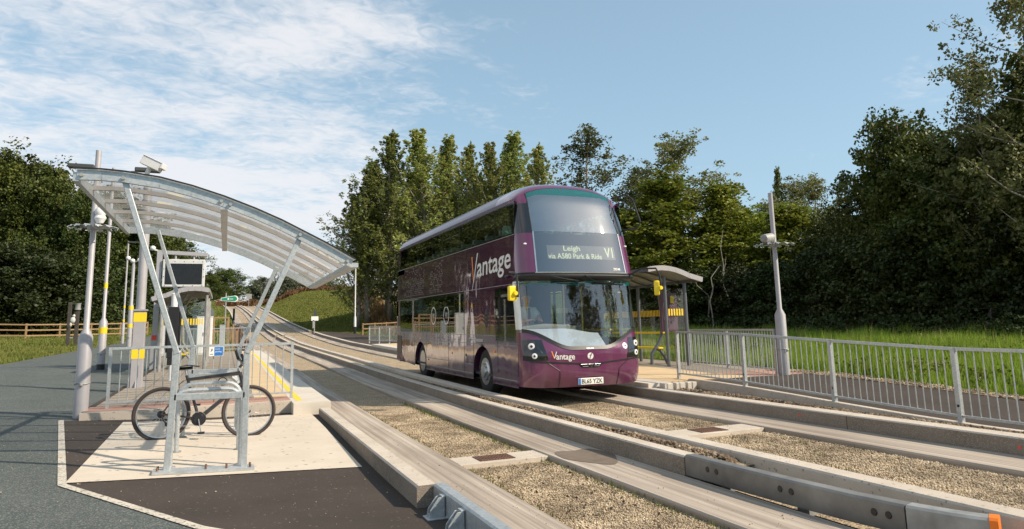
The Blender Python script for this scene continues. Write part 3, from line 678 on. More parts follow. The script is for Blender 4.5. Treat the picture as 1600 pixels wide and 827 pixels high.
row('bush', [(-19.5,66,1.9,6.5,5.0),(-15.9,64.8,1.84,6.8,5.0),(-13.6,63.8,1.70,6.4,5.0),(-12.2,66.5,1.77,6.0,4.7),(-11.2,74.9,2.18,6.4,5.4),(-9.8,83.1,2.55,6.4,5.4),(-8.0,93.3,3.10,6.0,5.4)],
    'dense dark shrub at the foot of the left wood, %s from the left', 'shrub', 'shrubs below the left wood', 5)
row('oak', [(-.3,203.1,9.5,9.6,6.5),(-4.0,188.2,9.0,7.4,4.5)], ['distant round tree on the skyline right of the information screen','distant narrow tree on the skyline touching the information screen'], 'tree', 'distant trees on the skyline', 1)
row('willow', [(9.2,213,8.6,8.4,6.4),(15.6,215,8.8,9.0,6.6),(21.4,218,9.0,9.6,7.8),(24.3,196,8.0,7.4,7.7),(26.2,172,7.3,5.2,6.6),(27.5,140,5.5,5.6,5.6)],
    'hazy grey-green willow behind the grass bank, %s from the left', 'tree', 'willows behind the grass bank', 2)
row('poplar', [(11.9,67.7,1.7,13.0,3.8),(12.7,67.1,2.31,15.7,5.0),(14.9,67,2.6,18.3,5.2),(18.3,66.5,2.51,18.9,5.9),(20.9,68.0,2.96,18.5,5.2),(24.0,68.9,3.06,17.9,4.2),(24.4,62.4,2.30,17.2,4.2),(26.9,64.4,2.67,18.7,6.0),(27.6,58.9,1.87,16.7,4.0)],
    'tall upright poplar behind the bus, %s from the left in the row', 'poplar', 'tall poplars behind the bus', 4)
row('poplar', [(16.6,76,3.4,15.2,5.5),(20.3,77,3.4,16.0,5.5),(23.6,77,3.4,15.4,5.5),(27.2,75,3.4,15.6,5.5),(30.3,70,3.0,13.6,5.0)], 'lower poplar behind the tall row, %s from the left', 'poplar', 'poplars of the second rank', 9)
row('bush', [(16.6,62,2.2,6.5,3.6),(20,61,2.0,6.5,3.6),(24,58,1.8,6,3.6)],
    'dark undergrowth shrub between the poplar trunks, %s from the left', 'shrub', 'undergrowth below the poplars', 2)
row('aspen', [(23.2,41.5,.84,14.4,6.0),(28.0,43.1,.82,12.4,5.7),(28.4,38.7,.89,13.7,5.7),(27.3,35.3,.87,8.9,4.2),(36.9,39.4,.87,9.6,4.2),(43.1,42.3,.82,12.4,5.5),(40.6,37.8,.90,11.0,4.7)],
    ['tall airy aspen with open branches right above the bus roof','aspen filling the gap between the two tall airy aspens','tall airy aspen reaching right towards open sky','dark leafy aspen behind the right bus shelter roof','slim aspen just left of the spruce tip','aspen in the low gap right of the lamp column','aspen on the skyline left of the big dark oak'],
    'aspen', 'aspens behind the right platform', 6)
row('birch', [(23.8,33.9,.85,9.4,4.7),(22.8,36.5,.90,7.6,4.2),(27.2,32.6,.83,9.0,3.8),(29.9,33.6,.85,7.4,3.8),(29.4,29.4,.77,7.2,3.9)],
    ['yellow-green young tree lit by the sun above the right shelter','green young tree directly right of the bus mirror','young tree in full green leaf left of the right lamp column','low young tree directly behind the right lamp column','golden-green young tree right of the right lamp column'],
    'tree', 'young trees behind the right platform', 8)
plant('poplar', 41.9, 42.8, .81, 13.0, 1.7, 'narrow dark pointed tree tip beside the right lamp column', 'tree', None, 5)
row('oak', [(29.8,27.0,.73,6.2,2.6),(28.8,24.0,.69,7.6,2.4),(27.7,21.0,.65,9.9,3.2),(29.0,20.8,.64,8.5,3.6),(28.2,17.8,.61,8.6,3.6),(29.9,17.1,.60,9.0,3.6),(27.8,14.7,.58,10.7,3.8)],
    ['low dark tree where the right wood meets the golden young tree','dark tree forming the left shoulder of the big dark crown','big dark tree with the tallest solid crown on the right','dark tree behind the right flank of the big dark crown','dark tree below the leaning branches at the right','dark tree deep in the wood behind the leaning branches','dark tree at the right picture edge below the overhanging branches'],
    'tree', 'dark trees of the right wood', 2)
row('aspen', [(26.2,16.2,.60,10.6,3.0),(24.6,13.4,.57,14.0,3.6)],
    ['airy tree with leaning branches above the dark wood at the right','tall airy tree whose branches enter from the top right corner'], 'aspen', 'airy trees at the right edge', 3)
row('bush', [(21.4,31.5,.79,3.6,2.9),(23.9,31.6,.79,3.8,2.9),(25.2,29.4,.76,3.7,2.8),(25.8,26.9,.73,3.7,2.8),(25.9,24.5,.69,4.2,2.8),(26.0,22.0,.66,4.4,2.8),(26.0,19.7,.63,4.5,2.8),(26.4,17.6,.62,4.5,2.7),(26.2,15.4,.60,4.5,2.7),(26.6,13.2,.58,4.5,2.7),(27,11,.57,4.5,2.7)],
    'dark shrub along the foot of the right wood, %s from the left', 'shrub', 'shrubs below the right wood', 1)
row('bush', [(28.5,34,.8,5.2,3.3),(30.5,30,.8,5.4,3.3),(31.5,26,.8,5.6,3.3),(32,22.5,.7,6,3.3),(32,18.5,.7,6,3.3),(32,14.5,.7,6,3.3)],
    'tall dark thicket deep inside the right wood, %s from the left', 'shrub', 'thicket inside the right wood', 4)
row('aspen', [(16.5,-8,0,11,4.5),(21.5,-4.5,0,11.5,4.2),(22,-15,0,12,5),(13,-20,0,12,5),(28,-9,0,12,5),(7,-27,0,12,5)],
    'tree behind the photographer mirrored in the bus windscreen, %s in its clump', 'tree', 'trees behind the photographer', 2)
# bare pale stems standing in front of the wood
for i, (x, y, h, l) in enumerate([(22.9,28.6,3.6,'a'),(24.6,29.2,5.6,'b'),(26.6,28.6,4.8,'c'),(23.6,29.5,3.2,'d')]):
    b = MB(); rg = random.Random(i)
    pts = [(x+rg.uniform(-.12,.12)*k+.05*k*(-1)**i, y, .7+h*k/6) for k in range(7)]
    b.tube([(p[0]-x, p[1]-y, p[2]-.7) for p in pts], [.05-.006*k for k in range(7)], 6)
    b.tube([Vector((pts[3][0]-x, 0, h*.5)), Vector((pts[3][0]-x+.5, .2, h*.75))], [.022, .008], 5)
    o = b.build('birch_stem', 'pale_trunk', smooth=True); o.location = (x, y, .7)
    tag(o, 'thin pale bare stem in front of the dark wood, %s from the left' % ORD[[0,2,3,1][i]], 'tree stem', 'pale bare stems')

# grass
def blades(name, mat, n, region, h0, h1, w, seed, lean=.35, zf=land, ypow=1.0):
    rg = np.random.default_rng(seed); x0, x1, y0, y1 = region
    x = rg.uniform(x0, x1, n); y = y0+(y1-y0)*rg.random(n)**ypow
    if callable(name[1]): keep = np.array([name[1](a, c) for a, c in zip(x, y)]); x = x[keep]; y = y[keep]; n = len(x)
    z = np.array([zf(a, c) for a, c in zip(x, y)])
    cl = .75+.5*np.sin(x*1.3+np.sin(y*.9)*2)*np.sin(y*1.1+x*.4)
    h = rg.uniform(h0, h1, n)*np.clip(cl, .5, 1.3); a = rg.uniform(0, 6.28, n); ww = w*rg.uniform(.7, 1.4, n)*(1+.03*np.hypot(x, y))
    la = rg.uniform(0, 6.28, n); ll = rg.uniform(.1, lean, n)*h
    dx, dy = np.cos(a)*ww/2, np.sin(a)*ww/2
    P = np.stack([np.stack([x-dx, y-dy, z-.02], 1), np.stack([x+dx, y+dy, z-.02], 1), np.stack([x+np.cos(la)*ll, y+np.sin(la)*ll, z+h], 1)], 1).reshape(-1, 3)
    o = bpy.data.objects.new(name[0], numpy_mesh(name[0], P, 3, mat)); COL.objects.link(o); return o
T = lambda *a: True
tag(blades(('tall_grass', lambda x, y: not (y > 10.5 and x < 12.4) ), 'grass_tall', 110000, (12.1, 24.5, 2.5, 34), .28, .62, .014, 11), 'rough bright green grass growing between the ramp and the dark wood', 'grass', kind='stuff')
tag(blades(('tall_grass', T), 'dry_grass', 3500, (12.3, 24, 3, 34), .4, .8, .008, 12), 'dry seed stalks standing in the rough green grass', 'grass', kind='stuff')
def broadweeds(name, n, reg, seed, mat, z0, z1, size, keep):
    rg = np.random.default_rng(seed); x0, x1, y0, y1 = reg; c = []
    while len(c) < n:
        x, y = rg.uniform(x0, x1), rg.uniform(y0, y1)
        if keep(x, y): c.append((x, y, land(x, y)+rg.uniform(z0, z1)))
    c = np.array(c); o = bpy.data.objects.new(name, leaves(name, c, np.full(n, .16), 26, size, rg, mat, .8)); COL.objects.link(o); return o
tag(broadweeds('verge_weeds', 900, (12.4, 25, 3, 30), 41, 'leaf_birch', .05, .35, .07, lambda x, y: math.sin(x*.9+y*.35)+math.sin(y*.8-x*.5) > .35), 'leafy weeds growing in patches through the rough grass by the right wood', 'weeds', kind='stuff')
tag(broadweeds('bramble_edge', 1100, (21.5, 26, 5, 36), 42, 'leaf_bush', .1, .9, .10, lambda x, y: True), 'low brambles where the rough grass meets the dark wood', 'brambles', kind='stuff')
def leftlawn(x, y): return x < pl(y)-.1 and not x < -30
tag(blades(('lawn_grass', leftlawn), 'grass_short', 130000, (-32, -3, 26, 105), .07, .16, .03, 13, ypow=1.3), 'mown grass left of the path with a rising slope', 'grass', kind='stuff')
tag(blades(('bank_grass', lambda x, y: x-TX(y) > 8.3+(2.6*(y < 66))), 'grass_short', 90000, (7.5, 30, 46, 150), .08, .2, .045, 14), 'short grass on the bank right of the guideway', 'grass', kind='stuff')
tag(blades(('verge_grass', lambda x, y: pr(y)+.2 < x-TX(y)+.0 < 1.3), 'grass_short', 20000, (-10, 1.5, 36, 200), .08, .22, .05, 15), 'grass verge between the path and the guideway beyond the platform', 'grass', kind='stuff')
# weeds along the crest and foot of the poplars
def weedband(x, y): return (12.2+max(0,(y-62))*.13 < x < 14.6+max(0,(y-62))*.16)
tag(blades(('red_weeds', weedband), 'weed_red', 26000, (11.5, 30, 54, 142), .35, 1.0, .07, 16), 'reddish brown weeds along the top edge of the grass bank', 'weeds', kind='stuff')
tag(blades(('red_weeds', T), 'weed_red', 9000, (-2, 26, 150, 153), .5, 1.3, .12, 17), 'reddish weeds along the skyline crest of the bank', 'weeds', kind='stuff')
tag(blades(('dry_grass', lambda x, y: x > 14.6+(y-62)*.16), 'dry_grass', 9000, (14, 30, 85, 142), .3, .8, .08, 18), 'straw coloured dry grass behind the reddish weeds', 'grass', kind='stuff')
tag(blades(('red_weeds', T), 'weed_red', 2600, (.6, 1.25, 37, 75), .3, .8, .03, 19), 'brown weeds between the guideway and the timber gate', 'weeds', kind='stuff')
# small weeds in the gravel and along slab edges
tag(blades(('weeds', T), 'grass_short', 420, (2.36, 2.46, 4, 14), .015, .05, .008, 20, zf=lambda x, y: -.04), 'tiny weeds along the left slab edge of the near gravel', 'weeds', kind='stuff')
tag(blades(('weeds', T), 'grass_short', 700, (3.28, 3.40, 4, 14), .015, .06, .008, 21, zf=lambda x, y: -.04), 'tiny weeds along the right slab edge of the near gravel', 'weeds', kind='stuff')
tag(blades(('weeds', lambda x, y: math.sin(x*9)*math.sin(y*5) > .72), 'grass_short', 2500, (5.6, 6.8, 5, 13), .02, .09, .008, 22, zf=lambda x, y: -.04), 'small weed tufts in the gravel in front of the bus', 'weeds', kind='stuff')
rg = np.random.default_rng(5)
def litter(n, reg, seed):
    rg = np.random.default_rng(seed); x0, x1, y0, y1 = reg
    c = np.stack([rg.uniform(x0, x1, n), rg.uniform(y0, y1, n), np.full(n, -.02)], 1)
    return leaves('fallen_leaves', c, np.full(n, .02), 1, .035, rg, 'leaf_litter', .2)
o = bpy.data.objects.new('fallen_leaves', litter(160, (2.4, 3.38, 3.6, 7.0), 3)); COL.objects.link(o); tag(o, 'dead brown leaves lying on the near gravel', 'leaves', kind='stuff')

# ------------------------------------------------------------------ bus
BUS = empty('double_decker_bus', (5.11, 11.56, 0)); BUS.rotation_euler = (.009, 0, 0)
tag(BUS, 'purple double decker bus with its destination lit, standing on the guideway', 'bus')
BW = 1.265
BASE = [(.26,.12),(.5,.0),(.95,.0),(1.08,.05),(2.28,.24),(2.30,.12),(2.44,.10),(3.26,.30),(3.9,.54),(4.05,.64),(4.17,.76),(4.3,.95)]
def base(z): return lerp_tab(BASE, z)
def S(z): return 0 if z < 2.3 else .07*(z-2.3)/1.6
def dip(t): a = min(1, abs(t)); return 1-(1-a**3.4)**(1/3.4)
def FP(t, z, off=0):
    y = base(z)+.05*t*t+.43*dip(t); x = BW+(BW-S(z))*t
    a = abs(t)**7; return (x+math.copysign(off*a, t), y-off*(1-a*.6), z)
def FX(x, z, off=.006):
    return FP((x-BW)/(BW-S(z)), z, off)
def patch(b, tL, tR, zb, zt, nu=28, nv=4, off=0):
    def f(u, v):
        l = tL(v) if callable(tL) else tL; r = tR(v) if callable(tR) else tR
        # denser sampling towards the corners
        s = math.sin((u-.5)*math.pi)/2+.5; t = l+(r-l)*s
        lo = zb(t) if callable(zb) else zb; hi = zt(t) if callable(zt) else zt
        return FP(t, lo+(hi-lo)*v, off)
    return b.grid(f, nu, nv)
c0 = lambda t: .29+.03*abs(t)**4
c1 = lambda t: .70+.09*abs(t)
c2 = lambda t: 1.03+.34*ss(.28, 1.0, abs(t)) if abs(t) > .28 else 1.03
c6 = lambda t: 3.93+.30*(1-min(1, abs(t))**2.6)
def sidex(z, s): return S(z) if s < 0 else 2*BW-S(z)
def sidepatch(b, y0, y1, z0, z1, s, ny=1, nz=1, off=0):
    return b.grid(lambda u, v: (sidex(z0+(z1-z0)*v, s)+off*s, (y0(z0+(z1-z0)*v) if callable(y0) else y0)*(1-u)+(y1)*u, z0+(z1-z0)*v), ny, nz)
YR = 10.45
ye = lambda z: base(z)+.48
body = MB()
body.slot = 0
patch(body, -1, 1, c0, c1, 40, 5); patch(body, -1, 1, lambda t: c1(t), lambda t: c2(t)-.055, 40, 5)
patch(body, -1, lambda v: -.77-.02*v, 2.44, 3.22, 14, 6); patch(body, lambda v: .77+.02*v, 1, 2.44, 3.22, 14, 6)
for s in (-1, 1):
    sidepatch(body, ye, .66, 2.24, 3.22, s, 2, 6)
# roof dome
def roofz(t): return 3.93+.47*(1-min(1, abs(t))**2.7)**.62
def roof(u, v):
    t = math.sin((u-.5)*math.pi); a = Vector(FP(t, c6(t))); e = Vector((BW+(BW-.075)*t, 1.75, roofz(t)))
    c = Vector((a.x*.6+e.x*.4, a.y+.10, a.z+(e.z-a.z)*.95)); return tuple(a*(1-v)**2+c*2*v*(1-v)+e*v*v)
body.grid(roof, 40, 8)
patch(body, -1, -.80, lambda t: 3.84, c6, 8, 3); patch(body, .80, 1, lambda t: 3.84, c6, 8, 3)
for s in (-1, 1): sidepatch(body, ye, .72, 3.84, 3.94, s, 1, 1); 
body.slot = 2
body.grid(lambda u, v: (BW+(BW-.075)*math.sin((u-.5)*math.pi), 1.75+(YR-.12-1.75)*v, roofz(math.sin((u-.5)*math.pi))), 40, 6)
for s in (-1, 1): body.grid(lambda u, v: (sidex(3.94, s), .72+(YR-.72)*u, 3.86+.08*v), 4, 1)
for s in (-1, 1): body.grid(lambda u, v: (sidex(3.94, s), 1.0+.75*u, 3.94), 1, 1)
body.slot = 1
def arch(cy, r=.60, n=14): return [(cy+r*math.cos(math.pi-math.pi*k/n), .46+r*.92*math.sin(math.pi*k/n)) for k in range(n+1)]
FWY, RWY = 2.45, 7.55
for s in (-1, 1):
    x = sidex(.5, s)
    def skirt(y):
        for cy in (FWY, RWY):
            if abs(y-cy) < .60: return .46+.552*math.sqrt(max(0, 1-((y-cy)/.60)**2))
        return .28 if y < RWY+.6 else .32+.10*(y-8.15)/2.3
    ycol = sorted(set([.50, 1.1, 4.0, 5.2, 6.4, 9.0, YR]+[c+.60*math.sin(math.pi*(k/16-.5)) for c in (FWY, RWY) for k in range(17)]))
    for ya, yb in zip(ycol, ycol[1:]):
        za, zb = skirt(ya+1e-4), skirt(yb-1e-4); body.add([(x, ya, za), (x, yb, zb), (x, yb, 1.12), (x, ya, 1.12)], [(0,1,2,3)])
    sidepatch(body, 1.66, YR, 1.12, 1.26, s); sidepatch(body, 1.66, 3.64, 1.26, 2.24, s); sidepatch(body, 9.97, YR, 1.26, 2.24, s)
    sidepatch(body, .66, YR, 2.24, 3.22, s, 6, 3); sidepatch(body, .55, .60, 1.12, 2.24, s)
    sidepatch(body, 10.2, YR, 3.22, 3.86, s)
    sidepatch(body, .60, 1.66, 2.20, 2.24, s)
    # wheel arch liners
    for cy in (FWY, RWY):
        a = arch(cy); xx = [x, x-s*.42]; body.add([(xx[0], y, z) for y, z in a]+[(xx[1], y, z) for y, z in a], [(i, i+1, i+1+len(a), i+len(a)) for i in range(len(a)-1)])
body.add([(0,YR,.42),(2*BW,YR,.42),(2*BW,YR,2.3),(2*BW-.07,YR,3.94),(.07,YR,3.94),(0,YR,2.3)], [tuple(range(6))])
body.add([(BW+(BW-.075)*math.sin((k/12-.5)*math.pi), YR-.12, roofz(math.sin((k/12-.5)*math.pi))) for k in range(13)]+[(2*BW-.07,YR,3.94),(.07,YR,3.94)], [tuple(range(15))])
body.slot = 3
body.add([(.03,.4,.30),(2.5,.4,.30),(2.5,YR,.36),(.03,YR,.36)], [(0,1,2,3)])
for s in (-1, 1):
    for cy in (FWY, RWY): pass
bo = body.build('body', ['bus_purple', 'bus_side', 'bus_roof', 'interior_dark'], BUS, smooth=True, ang=28)
# black corner glass panels beside the upper screen
for s in (-1, 1):
    b = MB(); patch(b, *((-1, lambda v: -.79-.01*v) if s < 0 else (lambda v: .79+.01*v, 1)), 3.22, 3.84, 12, 5)
    sidepatch(b, ye, .72, 3.22, 3.86, s, 2, 4)
    b.build('corner_panel', 'black_gloss', BUS, smooth=True)
# lip between the decks
b = MB()
b.grid(lambda u, v: (lambda t: FP(t, 2.29+.15*v, .025 if .2 < v < .8 else .0))(math.sin((u-.5)*math.pi)), 40, 5)
b.grid(lambda u, v: (lambda t, a: (a[0], a[1]+.0+v*.16, 2.29))(0, FP(math.sin((u-.5)*math.pi), 2.29)), 40, 1)
b.build('deck_lip', 'black_plastic', BUS, smooth=True)
b = MB(); patch(b, -.80, .80, 2.425, 2.445, 30, 1, .03); b.build('lip_trim', 'alloy', BUS)
# glass
b = MB(); patch(b, -.985, .985, lambda t: c2(t), 2.20, 36, 10); ws = b.build('windscreen', 'windscreen_glass', BUS, smooth=True)
b = MB(); patch(b, -.985, .985, 2.20, 2.285, 36, 2); b.build('tinted_band', 'teal_band', ws, smooth=True)
b = MB(); patch(b, -.975, .975, lambda t: c2(t)-.055, lambda t: c2(t)+.012, 40, 2, .012); sur = b.build('windscreen_surround', 'black_plastic', ws, smooth=True)
for l_, r_ in ((-1, -.968), (.968, 1)): b = MB(); patch(b, l_, r_, lambda t: c2(t), 2.285, 4, 8, .008); b.build('pillar_trim', 'lamp_white', ws, smooth=True)
top6 = lambda t: c6(t)-.015
b = MB(); patch(b, lambda v: -.79, lambda v: .79, 3.25, lambda t: min(4.03, top6(t)-.10), 34, 8); us = b.build('upper_windscreen', 'upper_glass', BUS, smooth=True)
b = MB(); patch(b, -.79, .79, lambda t: min(4.03, top6(t)-.10), top6, 34, 2); b.build('tinted_band', 'teal_band', us, smooth=True)
b = MB(); patch(b, -.81, .81, top6, c6, 34, 1); patch(b, -.805, -.785, 3.22, top6, 1, 8, .004); patch(b, .785, .805, 3.22, top6, 1, 8, .004); b.build('screen_trim', 'black_plastic', us)
dp = MB(); patch(dp, lambda v: -.77-.02*v, lambda v: .77+.02*v, 2.44, 3.25, 34, 6); dg_ = dp.build('destination_panel', 'display_glass', BUS, smooth=True)
for s in (-1, 1): b = MB(); patch(b, *((-.785, -.765) if s < 0 else (.765, .785)), 2.44, 3.25, 1, 6, .006); b.build('panel_trim', 'alloy', dg_)
MATS and plain('display_grey', (.40,.38,.34), .6)
# board set behind the glass
b = MB(); b.box((.30, .62, 2.46), (2.22, .64, 3.24)); b.build('backing', 'screen_black', dg_)
b = MB()
b.grid(lambda u, v: FP((.53+1.53*u-BW)/BW, 2.70+.27*v, -.012), 16, 3); b.build('display_screen', 'display_grey', dg_)
def onfront(x0, z0, off=.008): return lambda u, v: FX(x0+u, z0+v, off)
text_mesh('Leigh', .36, .135, onfront(.88, 2.83, -.004), 'lettering', 'led_text', dg_)
text_mesh('via A580 Park & Ride', 1.16, .105, onfront(.55, 2.705, -.004), 'lettering', 'led_text', dg_)
text_mesh('V1', .20, .20, onfront(1.79, 2.74, -.004), 'lettering', 'led_text', dg_)
text_mesh('39248', .17, .05, onfront(1.93, 2.485, .008), 'fleet_number', 'bus_lettering', dg_)
# side windows: fixed panes in rubber surround
def window(name, y0, y1, z0, z1, s, mat='window_glass', vent=False, bezel=.03):
    b = MB(); sidepatch(b, y0+bezel, y1-bezel, z0+bezel, z1-bezel, s, 1, 2); w = b.build(name, mat, BUS)
    b = MB()
    for (a, c, d, e) in ((y0, y1, z0, z0+bezel), (y0, y1, z1-bezel, z1), (y0, y0+bezel, z0+bezel, z1-bezel), (y1-bezel, y1, z0+bezel, z1-bezel)):
        sidepatch(b, a, c, d, e, s, 1, 1, .003)
    if vent:
        zz = z1-(z1-z0)*.30; b.box((sidex(zz, s)-.004*s, y0, zz-.012), (sidex(zz, s)+.008*s, y1, zz+.012))
    b.build('window_frame', 'black_gloss', w); return w
up_m = [.69, 1.76, 3.24, 4.11, 5.54, 6.49, 8.09, 9.24, 10.2]
for s in (-1, 1):
    for i, (a, c) in enumerate(zip(up_m, up_m[1:])): window('side_window', a, c, 3.22, 3.86, s, vent=i in (3, 5))
    for i, (a, c) in enumerate(zip([3.67,4.39,5.76,6.8,8.32], [4.39,5.76,6.8,8.32,9.97])): window('side_window', a, c, 1.26, 2.22, s, vent=i in (1, 3))
    window('driver_window' if s < 0 else 'door_window', .60, 1.66, 1.12, 2.20, s, mat='clear_panel')
for s in (-1,):
    x = sidex(1, s)
    t = MB()
    for z, y0, y1 in ((1.245, 1.66, YR-.02), (.60, 3.1, 6.9), (.405, 3.1, 6.9), (.41, .55, 1.8), (1.06, .55, YR-.02), (2.245, .3, YR-.02), (3.215, .66, YR-.02)):
        t.box((sidex(z, s)-.006, y0, z-.006), (sidex(z, s)+.004, y1, z+.006))
    t.build('side_trim', 'galvanised_dull', BUS)
    t = MB()
    for y in (1.55, 3.02, 3.66, 4.9, 6.95, 8.2, 9.5, 9.98): t.box((x-.003, y-.004, .32 if y not in (1.55,) else .5), (x+.003, y+.004, 1.24))
    for y in (2.6, 4.6, 6.6, 8.6): t.box((sidex(2.8, s)-.0035, y-.003, 2.26), (sidex(2.3, s)+.02, y+.003, 3.2))
    for z in (2.5, 2.9): pass
    t.build('panel_joint', 'black_plastic', BUS)
    t = MB()
    for k in range(11): t.box((x-.012, 9.80, .62+k*.047), (x+.003, 10.38, .645+k*.047))
    t.box((x-.004, 9.78, .60), (x+.002, 10.40, 1.15)); t.build('engine_grille', 'black_plastic', BUS)
    t = MB()
    for k in range(8): t.box((sidex(2.5, s)-.01, 10.0, 2.45+k*.06), (sidex(2.5, s)+.003, 10.38, 2.48+k*.06))
    t.box((x-.004,10.02,1.45),(x+.002,10.36,1.75)); t.build('vent_grille', 'black_plastic', BUS)
    t = MB(); t.lathe([(.15, -.004), (.15, .004)], (x, 2.19, 1.6), 'x', 20)
    for v in range(len(t.v)): q = t.v[v]; t.v[v] = (q[0], 2.19+(q[1]-2.19)*.72, 1.6+(q[2]-1.6)*1.35)
    t.build('door_switch_recess', 'interior_dark', BUS)
    t = MB(); t.box((x-.009, 2.13, 1.5), (x, 2.23, 1.70)); t.build('door_switch', 'black_gloss', BUS, bevel=.01)
    t = MB(); t.lathe([(.03, -.012), (.035, 0)], (x, 1.72, .93), 'x', 14); t.lathe([(.026, -.012), (.03, 0)], (x, 4.6, .80), 'x', 14); t.build('side_marker_light', 'amber', BUS)
    t = MB(); t.lathe([(.028, -.010), (.03, 0)], (x, 3.55, .79), 'x', 14); t.lathe([(.02, -.01), (.022, 0)], (x, 6.7, .55), 'x', 12); t.build('filler_cap', 'black_plastic', BUS)
    # livery lettering, patterned dots and roundels on the side
    sf = lambda y0, z0, off=.006: (lambda u, v: (sidex(z0+v, s)-off, y0-u, z0+v))
    text_mesh('antage', 1.95, .50, lambda u, v: sf(2.76, 2.37)(u, v+.03*u), 'lettering', 'bus_lettering', BUS)
    t = MB(); V_ = lambda y, z: (sidex(z, s)-.006, y, z)
    t.add([V_(2.80, 3.05), V_(2.735, 3.055), V_(2.955, 2.40), V_(3.0, 2.40)], [(0,1,2,3)]); t.add([V_(3.0,2.43), V_(2.96,2.44), V_(3.06,2.22), V_(3.085,2.22)], [(0,1,2,3)]); t.build('lettering', 'bus_lettering', BUS, recalc=False)
    t = MB(); t.add([V_(3.17, 2.99), V_(3.11, 3.0), V_(2.965, 2.45), V_(3.01, 2.43)], [(0,1,2,3)]); t.build('lettering', 'bus_orange', BUS, recalc=False)
    for wd, y0, w, m in (('Leigh', 5.92, .24, 'bus_lettering_dim'), ('Atherton', 5.52, .30, 'bus_lettering_dim'), ('Tyldesley', 5.05, .32, 'bus_lettering_dim'), ('Salford', 4.58, .26, 'bus_lettering_dim'), ('Manchester', 3.30, .92, 'bus_lettering')):
        text_mesh(wd, w, .055 if w < .5 else .085, sf(y0, 1.105), 'lettering', m, BUS)
    t = MB(); rr = random.Random(2)
    for i in range(34):
        for j in range(15):
            y = 5.45+i*.12+(j % 2)*.06; z = 2.34+j*.056
            if (6.6 < y < 7.25) or rr.random() < .15*(abs(y-7)/2) or rr.random() < (j/18): continue
            r = .016; t.add([V_(y-r, z), V_(y, z-r*1.6), V_(y+r, z), V_(y, z+r*1.6)], [(0,1,2,3)])
    t.build('dot_pattern', 'bus_lettering_dim', BUS, recalc=False)
    for cy in (5.06, 6.2):
        t = MB(); n = 28
        for k in range(n):
            a, c = 2*math.pi*k/n, 2*math.pi*(k+1)/n
            t.add([(x-.006, cy+.235*math.cos(q)*r, 1.71+.235*math.sin(q)*r) for q, r in ((a,1),(c,1),(c,.84),(a,.84))], [(0,1,2,3)])
        ro = t.build('roundel', 'bus_lettering', BUS, recalc=False)
        text_mesh('V1', .17, .13, lambda u, v: (x-.006, cy+.085-u, 1.65+v), 'lettering', 'bus_lettering', ro)
# front details
t = MB()
patch(t, -.93, .93, lambda t_: c1(t_)-.012, lambda t_: c1(t_)+.016, 40, 1, .006); t.build('front_trim', 'black_plastic', BUS)
t = MB()
for s in (-1, 1):
    for (p, q) in (((s*.66, .74), (s*.50, .60)), ((s*.50, .60), (s*.49, .30)), ((s*.66, .74), (s*.86, 1.15))):
        pts = [FP(p[0]+(q[0]-p[0])*k/6, p[1]+(q[1]-p[1])*k/6, .002) for k in range(7)]; t.tube(pts, .006, 5)
t.build('panel_joint', 'black_plastic', BUS)
def headlight(s):
    t = MB(); l, r = (-.985, -.74) if s < 0 else (.74, .985)
    t.grid(lambda u, v: FP((l+(r-l)*u)+(.07*s*-1*(v-1)*(1-abs(u if s > 0 else 1-u))*-1), .80+.38*v, .008), 8, 6); h = t.build('headlight', 'black_gloss', BUS, smooth=True)
    for (tt, zz, rad) in ((s*.885, 1.06, .062), (s*.86, .885, .052)):
        p = Vector(FP(tt, zz, .018)); m = MB(); m.lathe([(rad*.72, -.012), (rad, -.006), (rad, .02)], (0,0,0), 'y', 20)
        o = m.build('lamp_lens', 'lamp_white', h, smooth=True); o.location = p; o.rotation_euler = (0, 0, -.38*s*-1)
        m = MB(); m.lathe([(rad*.25, -.018), (rad*.42, -.012)], (0,0,0), 'y', 12); q = m.build('lamp_bulb', 'screen_black', h); q.location = p; q.rotation_euler = (0, 0, .38*s)
for s in (-1, 1): headlight(s)
t = MB(); pts = [(1.02,.715),(1.06,.665),(1.14,.645),(1.40,.645),(1.48,.665),(1.52,.715)]
t.add([FX(x, z, .010) for x, z in pts], [tuple(range(6))]); ve = t.build('centre_vent', 'black_gloss', BUS, recalc=False)
t = MB()
for poly in ([(1.06,.705),(1.19,.705),(1.21,.665),(1.10,.665)], [(1.22,.705),(1.33,.705),(1.275,.660)], [(1.36,.705),(1.48,.705),(1.44,.665),(1.34,.665)]):
    t.tube([FX(x, z, .014) for x, z in poly], .005, 5, closed=True)
t.build('vent_bezel', 'alloy', ve)
t = MB(); pl_ = lambda x, z, o: FX(x, z, o)
t.box((.985, -.030, .335), (1.515, -.012, .455)); o = t.build('number_plate', 'plate_white', BUS, bevel=.004)
t = MB(); t.box((.988, -.033, .338), (1.035, -.0305, .452)); t.build('plate_badge', 'sign_blue', o)
text_mesh('BL65 YZK', .44, .082, lambda u, v: (1.055+u, -.0325, .354+v), 'lettering', 'screen_black', o)
t = MB(); t.box((1.4,.0,.3),(1.75,.06,.34)); 
text_mesh('antage', .375, .13, lambda u, v: FX(.565+u, .775+v-.03*u, .007), 'lettering', 'bus_lettering', BUS)
t = MB(); t.add([FX(.585,.955,.007), FX(.568,.955,.007), FX(.525,.835,.007), FX(.542,.835,.007)], [(0,1,2,3)]); t.build('lettering', 'bus_lettering', BUS, recalc=False)
t = MB(); t.add([FX(.495,.965,.007), FX(.475,.965,.007), FX(.52,.835,.007), FX(.538,.835,.007)], [(0,1,2,3)]); t.build('lettering', 'bus_orange', BUS, recalc=False)
text_mesh('VOLVO', .15, .022, lambda u, v: FX(1.19+u, .985+v, .022), 'lettering', 'alloy', BUS)
